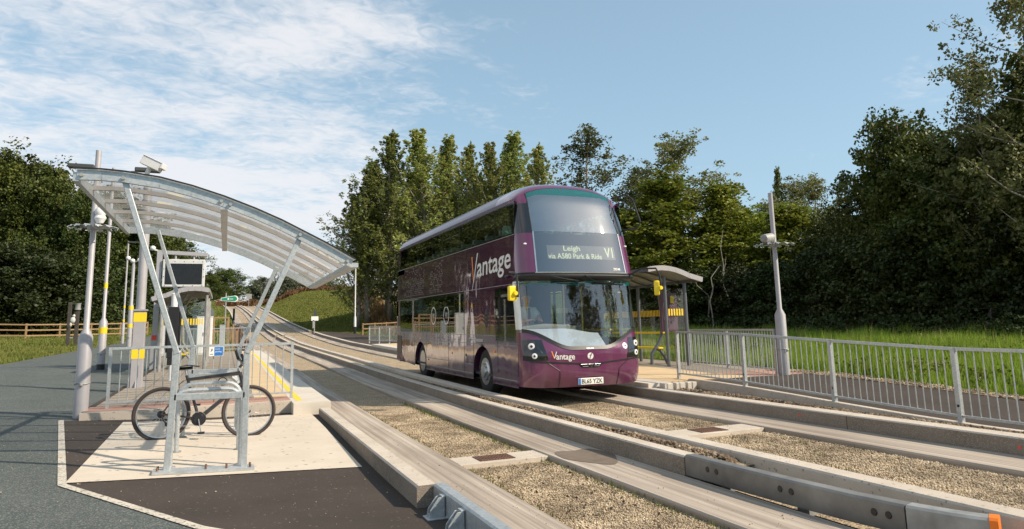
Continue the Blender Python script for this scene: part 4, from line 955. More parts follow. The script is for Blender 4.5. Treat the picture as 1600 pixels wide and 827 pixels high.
def disc(cx, cz, r, name, mat, off=.006, par=BUS):
    t = MB(); n = 28; t.add([FX(cx+r*math.cos(2*math.pi*k/n), cz+r*math.sin(2*math.pi*k/n), off) for k in range(n)], [tuple(range(n))]); return t.build(name, mat, par, recalc=False)
em = disc(1.27, .855, .062, 'emblem', 'bus_lettering')
t = MB()   # sloping letter f in the emblem
t.tube([FX(1.252, .80, .009), FX(1.268, .85, .009), FX(1.285, .895, .009), FX(1.302, .905, .009)], .0075, 5)
t.tube([FX(1.245, .868, .009), FX(1.305, .872, .009)], .005, 5); t.build('emblem_mark', 'bus_purple', em)
st = disc(2.08, 1.02, .058, 'round_sticker', 'sign_white'); t = MB(); t.tube([FX(2.072, 1.03, .01), FX(2.094, 1.012, .01)], .012, 6); t.build('sticker_mark', 'screen_black', st)
# wipers
t = MB()
t.tube([FX(.55, 2.36, .05), FX(.85, 2.30, .07), FX(1.25, 2.27, .07)], .011, 6); t.tube([FX(.60, 2.255, .035), FX(1.30, 2.275, .035)], .012, 6)
t.tube([FX(1.25, 2.38, .05), FX(1.55, 2.26, .07), FX(1.95, 2.24, .07)], .011, 6); t.tube([FX(1.50, 2.235, .035), FX(2.22, 2.215, .035)], .012, 6)
t.build('wiper', 'black_plastic', BUS)
# marker lamps on the corners
for s in (-1, 1): t = MB(); t.sphere(FP(s*.90, 3.0, .015), .028, 10, (1.3,.6,.7)); t.build('marker_light', 'lamp_white', BUS)
# branch deflector bars on the nearside front corner
t = MB(); A = [FP(.93, 4.10, .05), (2.62, .45, 3.98), (2.74, .35, 3.45), (2.66, .42, 3.30)]
t.tube([(2.40,.9,4.08),(2.56,.55,4.12),(2.62,.42,4.0),(2.72,.30,3.50),(2.66,.35,3.38),(2.48,.6,3.36)], .018, 8)
t.tube([(2.50,.6,3.78),(2.66,.36,3.80)], .014, 6); t.tube([(2.47,.75,3.94),(2.64,.38,3.96)], .012, 6)
t.build('branch_deflector', 'black_plastic', BUS, smooth=True)
# mirrors
def mirror(pts, c, sc, rz_=0):
    t = MB(); t.tube(pts, .02, 8); m = t.build('mirror_arm', 'black_plastic', BUS, smooth=True)
    t = MB(); t.box((-.5,-.5,-.5), (.5,.5,.5)); o = t.build('mirror', 'yellow_plastic', m, bevel=.12, smooth=True, ang=60); o.location = c; o.scale = sc; o.rotation_euler = (0, 0, rz_)
    t = MB(); t.lathe([(.035, -.05), (.05, 0)], (0,0,0), 'y', 14); k = t.build('mirror_mount', 'yellow_plastic', m, smooth=True); k.location = (c[0]+.04, c[1]-sc[1]/2, c[2])
mirror([(-.02,.55,2.42),(-.22,.30,2.44),(-.24,.05,2.42),(-.24,-.08,2.36),(-.245,-.13,1.96)], (-.33,-.07,2.03), (.165,.08,.27), .15)
mirror([(2.36,.25,2.40),(2.52,.05,2.52),(2.78,-.08,2.52),(2.84,-.10,2.38),(2.86,-.13,2.10)], (2.80,-.05,2.13), (.11,.11,.29), -.6)
t = MB(); t.box((2.16,.42,1.78), (2.27,.47,2.08)); t.build('interior_mirror', 'black_plastic', BUS, bevel=.02)
# small camera on the side above the mirror
t = MB(); t.sphere((sidex(2.4,-1)-.03, .9, 2.40), .05, 10, (1,1.6,.7)); t.build('side_camera', 'black_plastic', BUS, smooth=True)
# wheels
def wheel(x, y, s, rear=False):
    w = empty('wheel', (x, y, .48)); w.parent = BUS
    t = MB(); t.lathe([(.27,0),(.40,-.005*1),(.455,.02),(.475,.06),(.475,.24),(.44,.27)], (0,0,0), 'x', 36); o = t.build('tyre', 'rubber', w, smooth=True)
    t = MB()
    if rear: prof = [(.285,-.004),(.275,.03),(.25,.10),(.14,.13),(.13,.05),(.10,.04)]
    else: prof = [(.285,-.006),(.27,.015),(.235,.02),(.20,-.03),(.13,-.035),(.12,-.07),(.07,-.075)]
    t.lathe(prof, (0,0,0), 'x', 32); r_ = t.build('rim', 'alloy', w, smooth=True, ang=50)
    t = MB()
    for k in range(10): a = 2*math.pi*k/10; t.lathe([(.016,-.055 if not rear else .095),(.018,-.03 if not rear else .13)], (0, .165*math.cos(a), .165*math.sin(a)), 'x', 6)
    t.build('wheel_nuts', 'galvanised_dull', r_)
    t = MB()
    for k in range(8): a = 2*math.pi*(k+.5)/8; t.lathe([(.024,.008 if not rear else .105),(.024,.02 if not rear else .115)], (0, .238*math.cos(a)*(.96 if not rear else .9), .238*math.sin(a)*(.96 if not rear else .9)), 'x', 10)
    t.build('rim_holes', 'black_plastic', r_)
    if s > 0: w.rotation_euler = (0, 0, math.pi)
for y, r in ((FWY, False), (RWY, True)):
    wheel(.07, y, -1, r); wheel(2*BW-.07, y, 1, r)
# interior
t = MB(); t.box((.06,.55,.40), (2.47,YR-.05,.45)); t.build('lower_floor', 'interior_dark', BUS)
t = MB(); t.box((.08,.62,2.27), (2.45,YR-.05,2.34)); t.build('upper_floor', 'interior_dark', BUS)
t = MB(); t.grid(lambda u, v: (lambda q: (q[0], q[1]+.05+.30*v, q[2]+.005+(1.37-.10*ss(.5,1.0,u)-q[2])*v))(FP(-.95+1.27*u, c2(-.95+1.27*u))), 24, 4)
t.build('dashboard', 'dash_lilac', BUS, smooth=True)
t = MB(); t.box((.14,.72,.5), (1.35,.90,1.36)); t.tube([(.16,.86,1.38),(.7,.80,1.40),(1.25,.86,1.38),(1.36,1.1,1.36)], .075, 10); t.build('cab_moulding', 'cab_grey', BUS, smooth=True)
t = MB(); t.box((1.30,.95,.5), (1.62,1.35,1.42)); t.build('ticket_machine', 'cab_grey', BUS, bevel=.03)
t = MB(); n = 20; t.tube([(.62+.22*math.cos(2*math.pi*k/n), 1.0+.16*math.sin(2*math.pi*k/n), 1.44+.10*math.sin(2*math.pi*k/n)) for k in range(n)], .016, 6, closed=True); t.build('steering_wheel', 'black_plastic', BUS, smooth=True)
t = MB(); t.box((1.33,1.62,.5), (1.37,1.66,2.2)); t.box((.1,1.72,.5),(1.30,1.76,2.25)); t.build('cab_screen', 'interior_dark', BUS)
t = MB()
for x, y in ((1.45,1.4),(1.62,2.6),(.9,3.6),(1.62,4.2),(2.2,2.0)): t.tube([(x,y,.45),(x,y,2.27)], .018, 8)
for z in (1.35,): t.tube([(.25,3.0,z),(.25,3.6,z)], .018, 6)
t.tube([(.10,1.8,1.18),(.12,3.3,1.22)], .018, 6)
t.tube([(2.3,.95,1.32),(2.3,2.3,1.30)], .018, 6)
t.build('grab_rail', 'yellow_plastic', BUS)
def seat(x, y, z):
    e = empty('passenger_seat', (x, y, z)); e.parent = BUS
    t = MB(); t.box((-.42,0,.35),(.42,.42,.45)); t.box((-.40,.36,.45),(.40,.46,1.0)); t.build('cushion', 'seat_purple', e, bevel=.03)
    t = MB(); t.box((-.38,.355,.98),(-.04,.47,1.12)); t.box((.04,.355,.98),(.38,.47,1.12)); t.build('headrest', 'headrest_white', e, bevel=.02)
for k in range(9):
    for x in (.62, 1.95): seat(x, 1.55+k*.86, 2.34)
for k in range(4):
    for x in (.62, 1.95): seat(x, 3.9+k*1.25, .72)

# driver
def person(parent, loc, label, driver=True):
    r = empty('person', loc); r.parent = parent
    if label: r['label'] = label
    # one continuous skinned figure, seated, arms forward to the wheel
    J = {'hip':(0,.12,.0,.15),'waist':(0,.10,.18,.145),'chest':(0,.08,.38,.165),'neckb':(0,.06,.52,.085),'neck':(0,.04,.60,.058),'chin':(0,.02,.66,.072),'head':(0,.02,.74,.098),'crown':(0,.03,.82,.082),
         'shL':(-.19,.07,.48,.068),'elL':(-.25,-.10,.24,.050),'wrL':(-.12,-.34,.26,.034),'haL':(-.08,-.40,.27,.034),
         'shR':(.19,.07,.48,.068),'elR':(.25,-.10,.24,.050),'wrR':(.12,-.34,.26,.034),'haR':(.08,-.40,.27,.034),
         'thL':(-.11,-.05,-.02,.095),'knL':(-.15,-.38,0,.07),'ftL':(-.15,-.42,-.42,.05),'thR':(.11,-.05,-.02,.095),'knR':(.15,-.38,0,.07),'ftR':(.15,-.42,-.42,.05)}
    E = [('hip','waist'),('waist','chest'),('chest','neckb'),('neckb','neck'),('neck','chin'),('chin','head'),('head','crown'),('chest','shL'),('shL','elL'),('elL','wrL'),('wrL','haL'),('chest','shR'),('shR','elR'),('elR','wrR'),('wrR','haR'),('hip','thL'),('thL','knL'),('knL','ftL'),('hip','thR'),('thR','knR'),('knR','ftR')]
    ks = list(J); me = bpy.data.meshes.new('body'); me.from_pydata([J[k][:3] for k in ks], [(ks.index(a), ks.index(b_)) for a, b_ in E], [])
    o = bpy.data.objects.new('body', me); COL.objects.link(o); me.materials.append(M['skin'])
    sk = o.modifiers.new('skin', 'SKIN')
    for i, k in enumerate(ks): me.skin_vertices[0].data[i].radius = (J[k][3], J[k][3]*(.8 if k in ('chest','waist','hip') else 1))
    me.skin_vertices[0].data[0].use_root = True
    sb = o.modifiers.new('s', 'SUBSURF'); sb.levels = 2; sb.render_levels = 2
    dg = bpy.context.evaluated_depsgraph_get(); m2 = bpy.data.meshes.new_from_object(o.evaluated_get(dg)); bpy.data.objects.remove(o)
    m2.materials.clear(); m2.materials.append(M['skin']); o = bpy.data.objects.new('body', m2); COL.objects.link(o); o.parent = r
    for p in m2.polygons: p.use_smooth = True
    # short sleeved shirt: copy of the torso and upper arms, pushed out
    sh = m2.copy(); bm = bmesh.new(); bm.from_mesh(sh); bm.normal_update()
    kill = [f for f in bm.faces if (f.calc_center_median().z > .545) or f.calc_center_median().y < -.06 or f.calc_center_median().z < 0]
    bmesh.ops.delete(bm, geom=kill, context='FACES')
    for v in bm.verts: v.co += v.normal*.013
    bm.to_mesh(sh); bm.free(); sh.materials.clear(); sh.materials.append(M['shirt_white']); so_ = bpy.data.objects.new('shirt', sh); COL.objects.link(so_); so_.parent = r
    t = MB(); t.sphere((0,.045,.785), .102, 14, (.95,1.05,.8)); 
    t.f = [f for f in t.f if sum(t.v[i][2] for i in f)/4 > .76 or sum(t.v[i][1] for i in f)/4 > .08]; t.m = [0]*len(t.f)
    t.build('hair', 'hair_grey', r, smooth=True)
    t = MB(); t.sphere((0,-.085,.725), .014, 8, (.8,1.2,1.5)); t.sphere((-.1,.03,.735), .02, 8, (.5,.8,1.3)); t.sphere((.1,.03,.735), .02, 8, (.5,.8,1.3)); t.build('face_features', 'skin', r, smooth=True)
    t = MB()
    for sx in (-1, 1): t.sphere((sx*.034,-.073,.750), .010, 8)
    t.box((-.022,-.085,.688),(.022,-.074,.694)); t.build('eyes_and_mouth', 'hair_grey', r, smooth=True)
    if driver:
        t = MB(); t.add([(-.025,-.075,.53),(.025,-.075,.53),(.038,-.082,.26),(0,-.082,.20),(-.038,-.082,.26)], [(0,1,2,3,4)]); t.build('tie', 'tie_dark', r)
        t = MB()
        for sx in (-1, 1):
            for k in range(4): t.tube([(sx*(.075-.016*k+.01), -.42, .275),(sx*(.075-.016*k+.01), -.455, .285),(sx*(.075-.016*k+.01), -.46, .255)], .008, 6)
            t.tube([(sx*.05,-.40,.29),(sx*.03,-.43,.30)], .009, 6)
        t.build('fingers', 'skin', r, smooth=True)
    return r
pd = person(None, (5.11+.60, 11.56+1.36, 1.28), None); tag(pd, 'driver in a white short-sleeved shirt and dark tie, hands on the wheel', 'person')
pp = person(None, (5.11+.42, 11.56+1.50, 2.98), None, False); tag(pp, 'passenger sitting upstairs at the front left side window of the bus', 'person'); pp.rotation_euler = (0,0,0)
# ------------------------------------------------------------------ steel guard rails
def section_run(b, pts, sec, name=None):
    """sweep a closed section (x offset, z) along plan points"""
    n = len(sec); vs = []
    for i, p in enumerate(pts):
        a = Vector(pts[max(0, i-1)]); c = Vector(pts[min(len(pts)-1, i+1)]); d = (c-a); d.z = 0; d.normalize(); r = Vector((d.y, -d.x, 0))
        vs += [tuple(Vector(p)+r*x+Vector((0,0,z))) for x, z in sec]
    fs = [(i*n+j, i*n+(j+1) % n, (i+1)*n+(j+1) % n, (i+1)*n+j) for i in range(len(pts)-1) for j in range(n)]
    fs += [tuple(range(n))[::-1], tuple((len(pts)-1)*n+j for j in range(n))]
    b.add(vs, fs)
RS = empty('guard_rail', (4.17, 5.6, 0))
b = MB(); sec = [(-.06,0),(.05,0),(.06,.015),(.06,.175),(.045,.19),(-.05,.19),(-.065,.175),(-.065,.015)]
cpts = [(4.13,5.60,.006),(4.14,5.0,.006),(4.16,4.4,.008),(4.20,3.8,.01),(4.26,3.42,.012)]
section_run(b, [(x-4.17,y-5.6,z) for x,y,z in cpts], [(-x, z) for x, z in sec]); b.build('rail', 'rail_steel', RS, smooth=True, ang=30)
b = MB(); section_run(b, [(x-4.17,y-5.6,z) for x,y,z in ((4.26,3.418,.012),(4.33,3.18,.012),(4.39,3.045,.012),(4.425,2.99,.012))], [(-x, z) for x, z in sec]); b.build('end_shoe', 'galvanised_dull', RS, smooth=True, ang=30)
b = MB(); section_run(b, [(x-4.17,y-5.6,z) for x,y,z in ((4.420,2.998,.009),(4.436,2.972,.009),(4.445,2.955,.009))], [(-x*1.05, z*1.03) for x, z in sec]); b.build('reflective_end', 'orange_band', RS)
for y in (5.28, 5.16, 4.42, 4.31, 3.62, 3.52):
    b = MB(); x = lerp_tab([(3.42,4.26),(3.8,4.20),(4.4,4.16),(5.0,4.14),(5.6,4.13)], y)-.068
    b.lathe([(.023, -.002), (.026, .003)], (x-4.17, y-5.6, .115), 'x', 14)
    b.build('bolt_hole', 'screen_black', RS)
for y in (5.2, 4.3, 3.5): b = MB(); b.box((.03, y-5.66, -.1), (.16, y-5.54, .05)); b.build('foot', 'galvanised_dull', RS)
tag(RS, 'galvanised steel guard rail with an orange tip ending the central kerb', 'guard rail')
RS = empty('guard_rail', (1.62, 5.6, 0))
b = MB(); section_run(b, [(.035,.0,.0),(.035,-1.2,0),(.035,-2.6,0)], [(-x*.8, z) for x, z in sec]); b.build('rail', 'galvanised', RS, smooth=True, ang=30)
for y in (-.33, -.80, -1.4):
    b = MB(); b.box((-.17,y-.05,.004),(-.01,y+.10,.016)); b.box((-.05,y-.006,.016),(-.025,y+.07,.165)); b.box((-.05,y+.0,.155),(.005,y+.07,.165))
    for dy in (0, .062): b.prism([(-.15,.016),(-.025,.016),(-.025,.155),(-.075,.155),(-.14,.07)], 'y', y+dy-.004, y+dy+.004)
    b.tube([(-.09,y-.01,.09),(-.09,y+.08,.09)], .012, 8); b.tube([(-.13,y+.04,.0),(-.13,y+.04,.04)], .012, 6); b.build('bracket', 'galvanised', RS, bevel=.002)
tag(RS, 'galvanised steel guard rail on brackets at the bottom end of the near kerb', 'guard rail')

plain('glazing_grey', (.36,.34,.32), .5, .2)
# ------------------------------------------------------------------ cycle rack with curved roof
RK = empty('cycle_shelter', (-.12, 7.7, .09)); ox, oy, oz = RK.location
tag(RK, 'galvanised cycle shelter with a curved clear roof over bike hoops', 'cycle shelter')
ARC = [(-1.40,3.005),(-1.19,3.01),(-.99,3.0),(-.67,2.96),(-.37,2.89),(-.06,2.795),(.25,2.68),(.52,2.565),(.72,2.465),(.99,2.33),(1.27,2.175)]
Y0, Y1 = 7.66, 11.62
L_ = lambda x, y, z: (x-ox, y-oy, z-oz)
def frame(y):
    b = MB()
    b.bar(L_(-.48,y,.09), L_(-.44,y,1.27), .064, .05, (0,1,0)); b.bar(L_(-.44,y,1.24), L_(-1.0,y,3.0), .055, .062, (0,1,0))
    b.bar(L_(.22,y,.06), L_(.215,y,1.25), .064, .05, (0,1,0)); b.bar(L_(.215,y,1.22), L_(.72,y,2.46), .055, .062, (0,1,0))
    return b.build('post', 'galvanised', RK, bevel=.006)
frame(7.72); frame(11.5)
for y_, z_ in ((7.72,.81),(11.5,.87)): b = MB(); b.bar(L_(-.45,y_,z_+.005), L_(.21,y_,z_-.005), .05, .065); b.build('cross_bar', 'galvanised', RK, bevel=.005)
b = MB()
b.add([L_(-.60,7.60,gl(-.6)+.02),L_(.32,7.60,gl(.32)+.02),L_(.32,7.80,gl(.32)+.02),L_(-.60,7.80,gl(-.6)+.02),L_(-.60,7.60,gl(-.6)+.045),L_(.32,7.60,gl(.32)+.045),L_(.32,7.80,gl(.32)+.045),L_(-.60,7.80,gl(-.6)+.045)], [(0,3,2,1),(4,5,6,7),(0,1,5,4),(1,2,6,5),(2,3,7,6),(3,0,4,7)])
b.build('base_rail', 'galvanised', RK)
b = MB()
for x in (-.56, -.13, .06, .28):
    for y in (7.66, 7.75): b.tube([L_(x,y,gl(x)+.045), L_(x,y,gl(x)+.075)], .011, 6)
b.build('anchor_bolts', 'rust_brown', RK)
for i, y in enumerate((7.97, 8.97, 10.22, 11.1)):
    b = MB(); z0 = .05; h = .855; r = .15; pts = [L_(-.47,y,z0+.03), L_(-.47,y,h-r)]
    pts += [L_(-.47+r-r*math.cos(a), y, h-r+r*math.sin(a)) for a in (.3,.6,.9,1.2,1.57)]
    pts += [L_(.19-r+r*math.sin(a), y, h-r+r*math.cos(a)) for a in (0,.35,.65,.95,1.25,1.57)]; pts += [L_(.19,y,z0-.02)]
    b.tube(pts, .025, 10); o = b.build('cycle_hoop', 'galvanised', RK, smooth=True)
    b = MB()
    for x in (-.47, .19): b.lathe([(.055, gl(x)+.018-oz), (.055, gl(x)+.03-oz)], (x-ox, y-oy, 0), 'z', 12)
    b.build('foot_plate', 'galvanised_dull', o)
def rib(y, w=.05, h=.10, name='roof_rib', mat='galvanised', dz=0, a=0, c=None):
    b = MB(); A = ARC[a:c]; n = len(A)
    for (x0, z0), (x1, z1) in zip(A, A[1:]): b.bar(L_(x0,y,z0+dz), L_(x1,y,z1+dz), w, h)
    return b.build(name, mat, RK)
rib(Y0+.02); rib(Y1-.02)
for k in range(1, 5): rib(Y0+(Y1-Y0)*k/5, .045, .045, 'glazing_bar', 'glazing_grey', .02)
b = MB(); b.bar(L_(-1.41,Y0,2.985), L_(-1.41,Y1,2.985), .05, .09); b.build('gutter', 'galvanised', RK)
b = MB(); b.bar(L_(1.29,Y0,2.15), L_(1.29,Y1,2.15), .10, .05); b.build('gutter', 'galvanised', RK)
b = MB(); b.bar(L_(-.06,Y0,2.74), L_(-.06,Y1,2.74), .07, .05); b.build('purlin', 'galvanised', RK)
b = MB()
ext = [(-1.43,3.06)]+[(x, z+.058) for x, z in ARC]+[(1.31,2.21)]
b.add([L_(x,Y0-.02,z) for x,z in ext]+[L_(x,Y1+.02,z) for x,z in ext], [(i,i+1,i+1+len(ext),i+len(ext)) for i in range(len(ext)-1)])
b.build('roof_sheet', 'polycarbonate', RK, smooth=True)
b = MB()
for (x0, z0), (x1, z1) in zip(ext, ext[1:]): b.bar(L_(x0,Y0-.03,z0), L_(x1,Y0-.03,z1), .02, .014)
b.build('roof_edge_seal', 'black_plastic', RK)
for x, z in ((-1.36,3.0),(-1.0,2.99),(-.09,2.80),(-.0,2.77),(.71,2.47),(1.22,2.19)): b = MB(); b.tube([L_(x,Y0-.03,z), L_(x,Y0+.0,z)], .018, 8); b.build('roof_bolt', 'galvanised_dull', RK)

# ------------------------------------------------------------------ bicycle, leaning on the hoop
BK = empty('bicycle', (-.18, 10.06, 0)); tag(BK, 'dark grey mountain bike with brown tyres parked at a hoop', 'bicycle')
RH, FH, R = (-.54, 0, .425), (.51, 0, .395), .335
def bwheel(c, r=R):
    w = empty('wheel', c); w.parent = BK
    b = MB(); n = 40; b.tube([(r*.955*math.cos(2*math.pi*k/n), 0, r*.955*math.sin(2*math.pi*k/n)) for k in range(n)], .022, 8, closed=True); b.build('tyre', 'tyre_brown', w, smooth=True)
    b = MB(); b.tube([(r*.865*math.cos(2*math.pi*k/n), 0, r*.865*math.sin(2*math.pi*k/n)) for k in range(n)], .010, 6, closed=True); b.build('rim', 'alloy', w, smooth=True)
    b = MB()
    for k in range(32):
        a = 2*math.pi*k/32; t = a+.5*(-1)**k; b.tube([(.02*math.cos(t), .02*(-1)**(k//2), .02*math.sin(t)), (r*.86*math.cos(a), 0, r*.86*math.sin(a))], .0013, 3, caps=False)
    b.build('spokes', 'alloy', w)
    b = MB(); b.tube([(0,-.045,0),(0,.045,0)], .022, 10); b.build('hub', 'black_plastic', w, smooth=True)
bwheel(RH); bwheel(FH)
BBk = (-.10,0,.34); ST = (-.24,0,.86); HT = (.39,0,.88); HB = (.43,0,.72)
b = MB()
b.tube([BBk, (-.27,0,.90)], .018, 8); b.tube([(-.245,0,.845), (.385,0,.90)], [.022,.028], 8); b.tube([BBk, (.42,0,.77)], .028, 8); b.tube([(.38,0,.91), (.435,0,.70)], .024, 8)
for s in (-1, 1):
    b.tube([(BBk[0],s*.02,BBk[2]), (-.30,s*.05,.38), (RH[0],s*.06,RH[2])], .011, 6); b.tube([(-.232,s*.015,.82), (-.37,s*.05,.66), (RH[0],s*.06,RH[2])], .010, 6)
b.build('frame', 'bike_grey', BK, smooth=True)
b = MB(); b.tube([(.375,0,.93),(.37,0,.97)], .018, 8); b.tube([(.435,0,.70),(.44,0,.67)], .02, 8)
for s in (-1, 1): b.tube([(.44,s*.015,.68),(.445,s*.055,.66),(.475,s*.058,.50),(.51,s*.058,.395)], [.016,.019,.015,.012], 8)
b.tube([(.445,-.06,.665),(.445,.06,.665)], .016, 8); b.build('fork', 'alloy', BK, smooth=True)
b = MB(); b.tube([(-.262,0,.88),(-.285,0,.98)], .014, 8); b.build('seat_post', 'alloy', BK)
b = MB(); b.grid(lambda u, v: (-.43+.31*u, (v-.5)*2*(.085*(1-u)**1.2+.018)*1.0, 1.02-.012*math.cos(u*6)-.05*abs(v-.5)**1.5+.01*u), 12, 8); b.grid(lambda u, v: (-.42+.29*u, (v-.5)*2*(.07*(1-u)**1.2+.014), .975+.02*u), 6, 4)
b.tube([(-.36,0,.985),(-.20,0,.995)], .02, 6); b.build('saddle', 'black_plastic', BK, smooth=True)
b = MB(); b.tube([(.37,0,.97),(.40,0,1.01)], .018, 8); b.tube([(.34,-.30,1.10),(.39,-.12,1.05),(.40,0,1.01),(.42,.12,1.03),(.43,.30,1.06)], .014, 8); b.build('handlebar', 'bike_grey', BK, smooth=True)
b = MB()
for s, x_, z_ in ((-1,.345,1.09),(1,.43,1.06)): b.tube([(x_,s*.30,z_),(x_+.02,s*.19,z_-.015)], .019, 8); b.tube([(x_+.02,s*.17,z_-.01),(x_+.07,s*.20,z_-.04),(x_+.05,s*.27,z_-.05)], .006, 5); b.tube([(x_,s*.295,z_),(x_-.03,s*.31,z_+.10)], .018, 8)
b.build('grips_and_levers', 'black_plastic', BK, smooth=True)
b = MB(); b.lathe([(.085,-.052),(.09,-.048),(.085,-.044)], BBk, 'y', 24); b.lathe([(.06,-.06),(.065,-.055)], BBk, 'y', 20); b.tube([(BBk[0],-.06,BBk[2]),(BBk[0],.06,BBk[2])], .02, 8); b.build('chainring', 'black_plastic', BK)
for s in (-1, 1): b = MB(); b.bar((BBk[0],s*.07,BBk[2]), (BBk[0]-s*.035,s*.075,BBk[2]+s*.17), .012, .022, (0,1,0)); b.build('crank_arm', 'alloy', BK)
b = MB(); b.box((BBk[0]+.035-.04,-.17,BBk[2]-.185),(BBk[0]+.035+.045,-.085,BBk[2]-.16)); b.box((BBk[0]-.075,.085,BBk[2]+.16),(BBk[0]+.01,.17,BBk[2]+.185)); b.build('pedal', 'black_plastic', BK)
b = MB(); b.lathe([(.045,-.03),(.05,-.02),(.035,0)], RH, 'y', 18); b.tube([(RH[0],-.05,RH[2]),(RH[0]+.03,-.05,RH[2]-.07),(RH[0]+.07,-.05,RH[2]-.13)], .012, 6); b.lathe([(.024,-.055),(.024,-.045)], (RH[0]+.07,0,RH[2]-.13), 'y', 12); b.build('gear_cluster', 'black_plastic', BK)
b = MB(); b.tube([(RH[0],-.045,RH[2]+.045),(BBk[0],-.05,BBk[2]+.085)], .005, 4); b.tube([(RH[0]+.07,-.05,RH[2]-.15),(BBk[0],-.05,BBk[2]-.085)], .005, 4); b.build('chain', 'galvanised_dull', BK)
b = MB()
b.tube([(.41,-.1,1.0),(.50,-.08,.98),(.47,-.04,.85),(.36,-.03,.86)], .0035, 5); b.tube([(.41,.1,1.0),(.48,.06,.92),(.40,.03,.84)], .0035, 5); b.tube([(-.25,-.02,.86),(-.36,-.04,.78),(-.30,-.03,.84)], .0035, 5); b.build('cables', 'black_plastic', BK)
b = MB(); pts = []
for k in range(60):
    a = k*.55; pts.append((.17+.055*math.cos(a), -.03+.018*math.sin(k*.9), .80+.05*math.sin(a)))
b.tube(pts, .006, 5); b.build('coil_lock', 'black_plastic', BK, smooth=True)
BK.rotation_euler = (math.radians(-3), 0, 0)

# ------------------------------------------------------------------ railings
def railing(name, p0, p1, n, label, zf, h=1.0, gap=.117, post_w=.06, mat='galvanised', group=None, ends=(True, True), bars=True, infill=None):
    r = empty(name, (p0[0], p0[1], zf(*p0))); P0 = Vector((*p0, 0)); P1 = Vector((*p1, 0)); D = P1-P0; Ln = D.length; d = D/Ln; oz = zf(*p0)
    at = lambda s, z: ((d*s).x, (d*s).y, zf(p0[0]+d.x*s, p0[1]+d.y*s)-oz+z)
    for i in range(n+1):
        if (i == 0 and not ends[0]) or (i == n and not ends[1]): continue
        b = MB(); s = Ln*i/n; b.bar(at(s, -.06), at(s, h), post_w, post_w, (d.x, d.y, 0))
        b.lathe([(.018, 0), (.018, .012)], (at(s, .25)[0]-d.y*-post_w*.5, at(s, .25)[1], at(s, .25)[2]), 'x', 8)
        b.build('post', mat, r)
    for i in range(n):
        a, c = Ln*i/n+post_w*.55, Ln*(i+1)/n-post_w*.55
        b = MB(); b.bar(at(a, h-.02), at(c, h-.02), .045, .04); b.build('top_rail', mat, r)
        b = MB(); b.bar(at(a, .12), at(c, .12), .035, .03); b.build('bottom_rail', mat, r)
        if infill:
            b = MB(); q = [at(a, .14), at(c, .14), at(c, h-.04), at(a, h-.04)]; b.add(q, [(0,1,2,3)]); b.build('infill_panel', infill, r)
        if bars:
            b = MB(); k = max(1, int(round((c-a)/gap)))
            for j in range(1, k): s = a+(c-a)*j/k; b.tube([at(s, .12), at(s, h-.03)], .0085, 6, caps=False)
            b.build('bars', mat, r, smooth=True)
    tag(r, label, 'railing', group); return r
railing('railing', (8.87, 12.25), (8.87, .2), 6, 'long galvanised railing sloping down along the right ramp', lambda x, y: rz(y)+.01)
railing('railing', (11.25, 11.95), (12.15, 16.2), 2, 'short galvanised railing behind the right platform, by the bus shelter', lambda x, y: .25)
railing('railing', (-1.72, 13.0), (1.12, 13.0), 1, 'galvanised railing across the near end of the left platform, behind the bicycle', lambda x, y: .25, gap=.125, post_w=.045)
railing('railing', (-1.9, 35.4), (1.1, 35.4), 1, 'galvanised railing closing the far end of the left platform', lambda x, y: .58, h=1.12, gap=.13, post_w=.045)
railing('railing', (8.15, 42.5), (9.35, 39.5), 3, 'small railing with pale mesh infill at the far platform end, left of the bus rear', lambda x, y: TZ(y)+.2, h=1.0, infill='clear_panel', gap=.09)
# blue sign on the near railing
s = empty('notice_sign', (-.13, 12.96, 1.13)); b = MB(); b.box((-.115,-.012,-.075),(.11,0,.08)); b.build('plate', 'sign_white', s)
b = MB(); b.box((-.03,-.016,-.068),(.105,-.0125,.074)); q = b.build('blue_field', 'sign_blue', s)
text_mesh('Cycle', .075, .028, lambda u, v: (-.02+u, -.018, .025+v), 'lettering', 'sign_white', q); text_mesh('parking', .10, .03, lambda u, v: (-.02+u, -.018, -.02+v), 'lettering', 'sign_white', q)
b = MB(); b.tube([(-.09,-.014,-.0),(-.06,-.014,.03)], .004, 4); b.tube([(-.07,-.014,.05),(-.07,-.014,.01)], .006, 5); b.box((-.10,-.0135,-.05),(-.05,-.0125,-.04)); b.build('symbol', 'bike_grey', s)
tag(s, 'small blue and white cycle parking sign fixed to the near railing', 'sign')

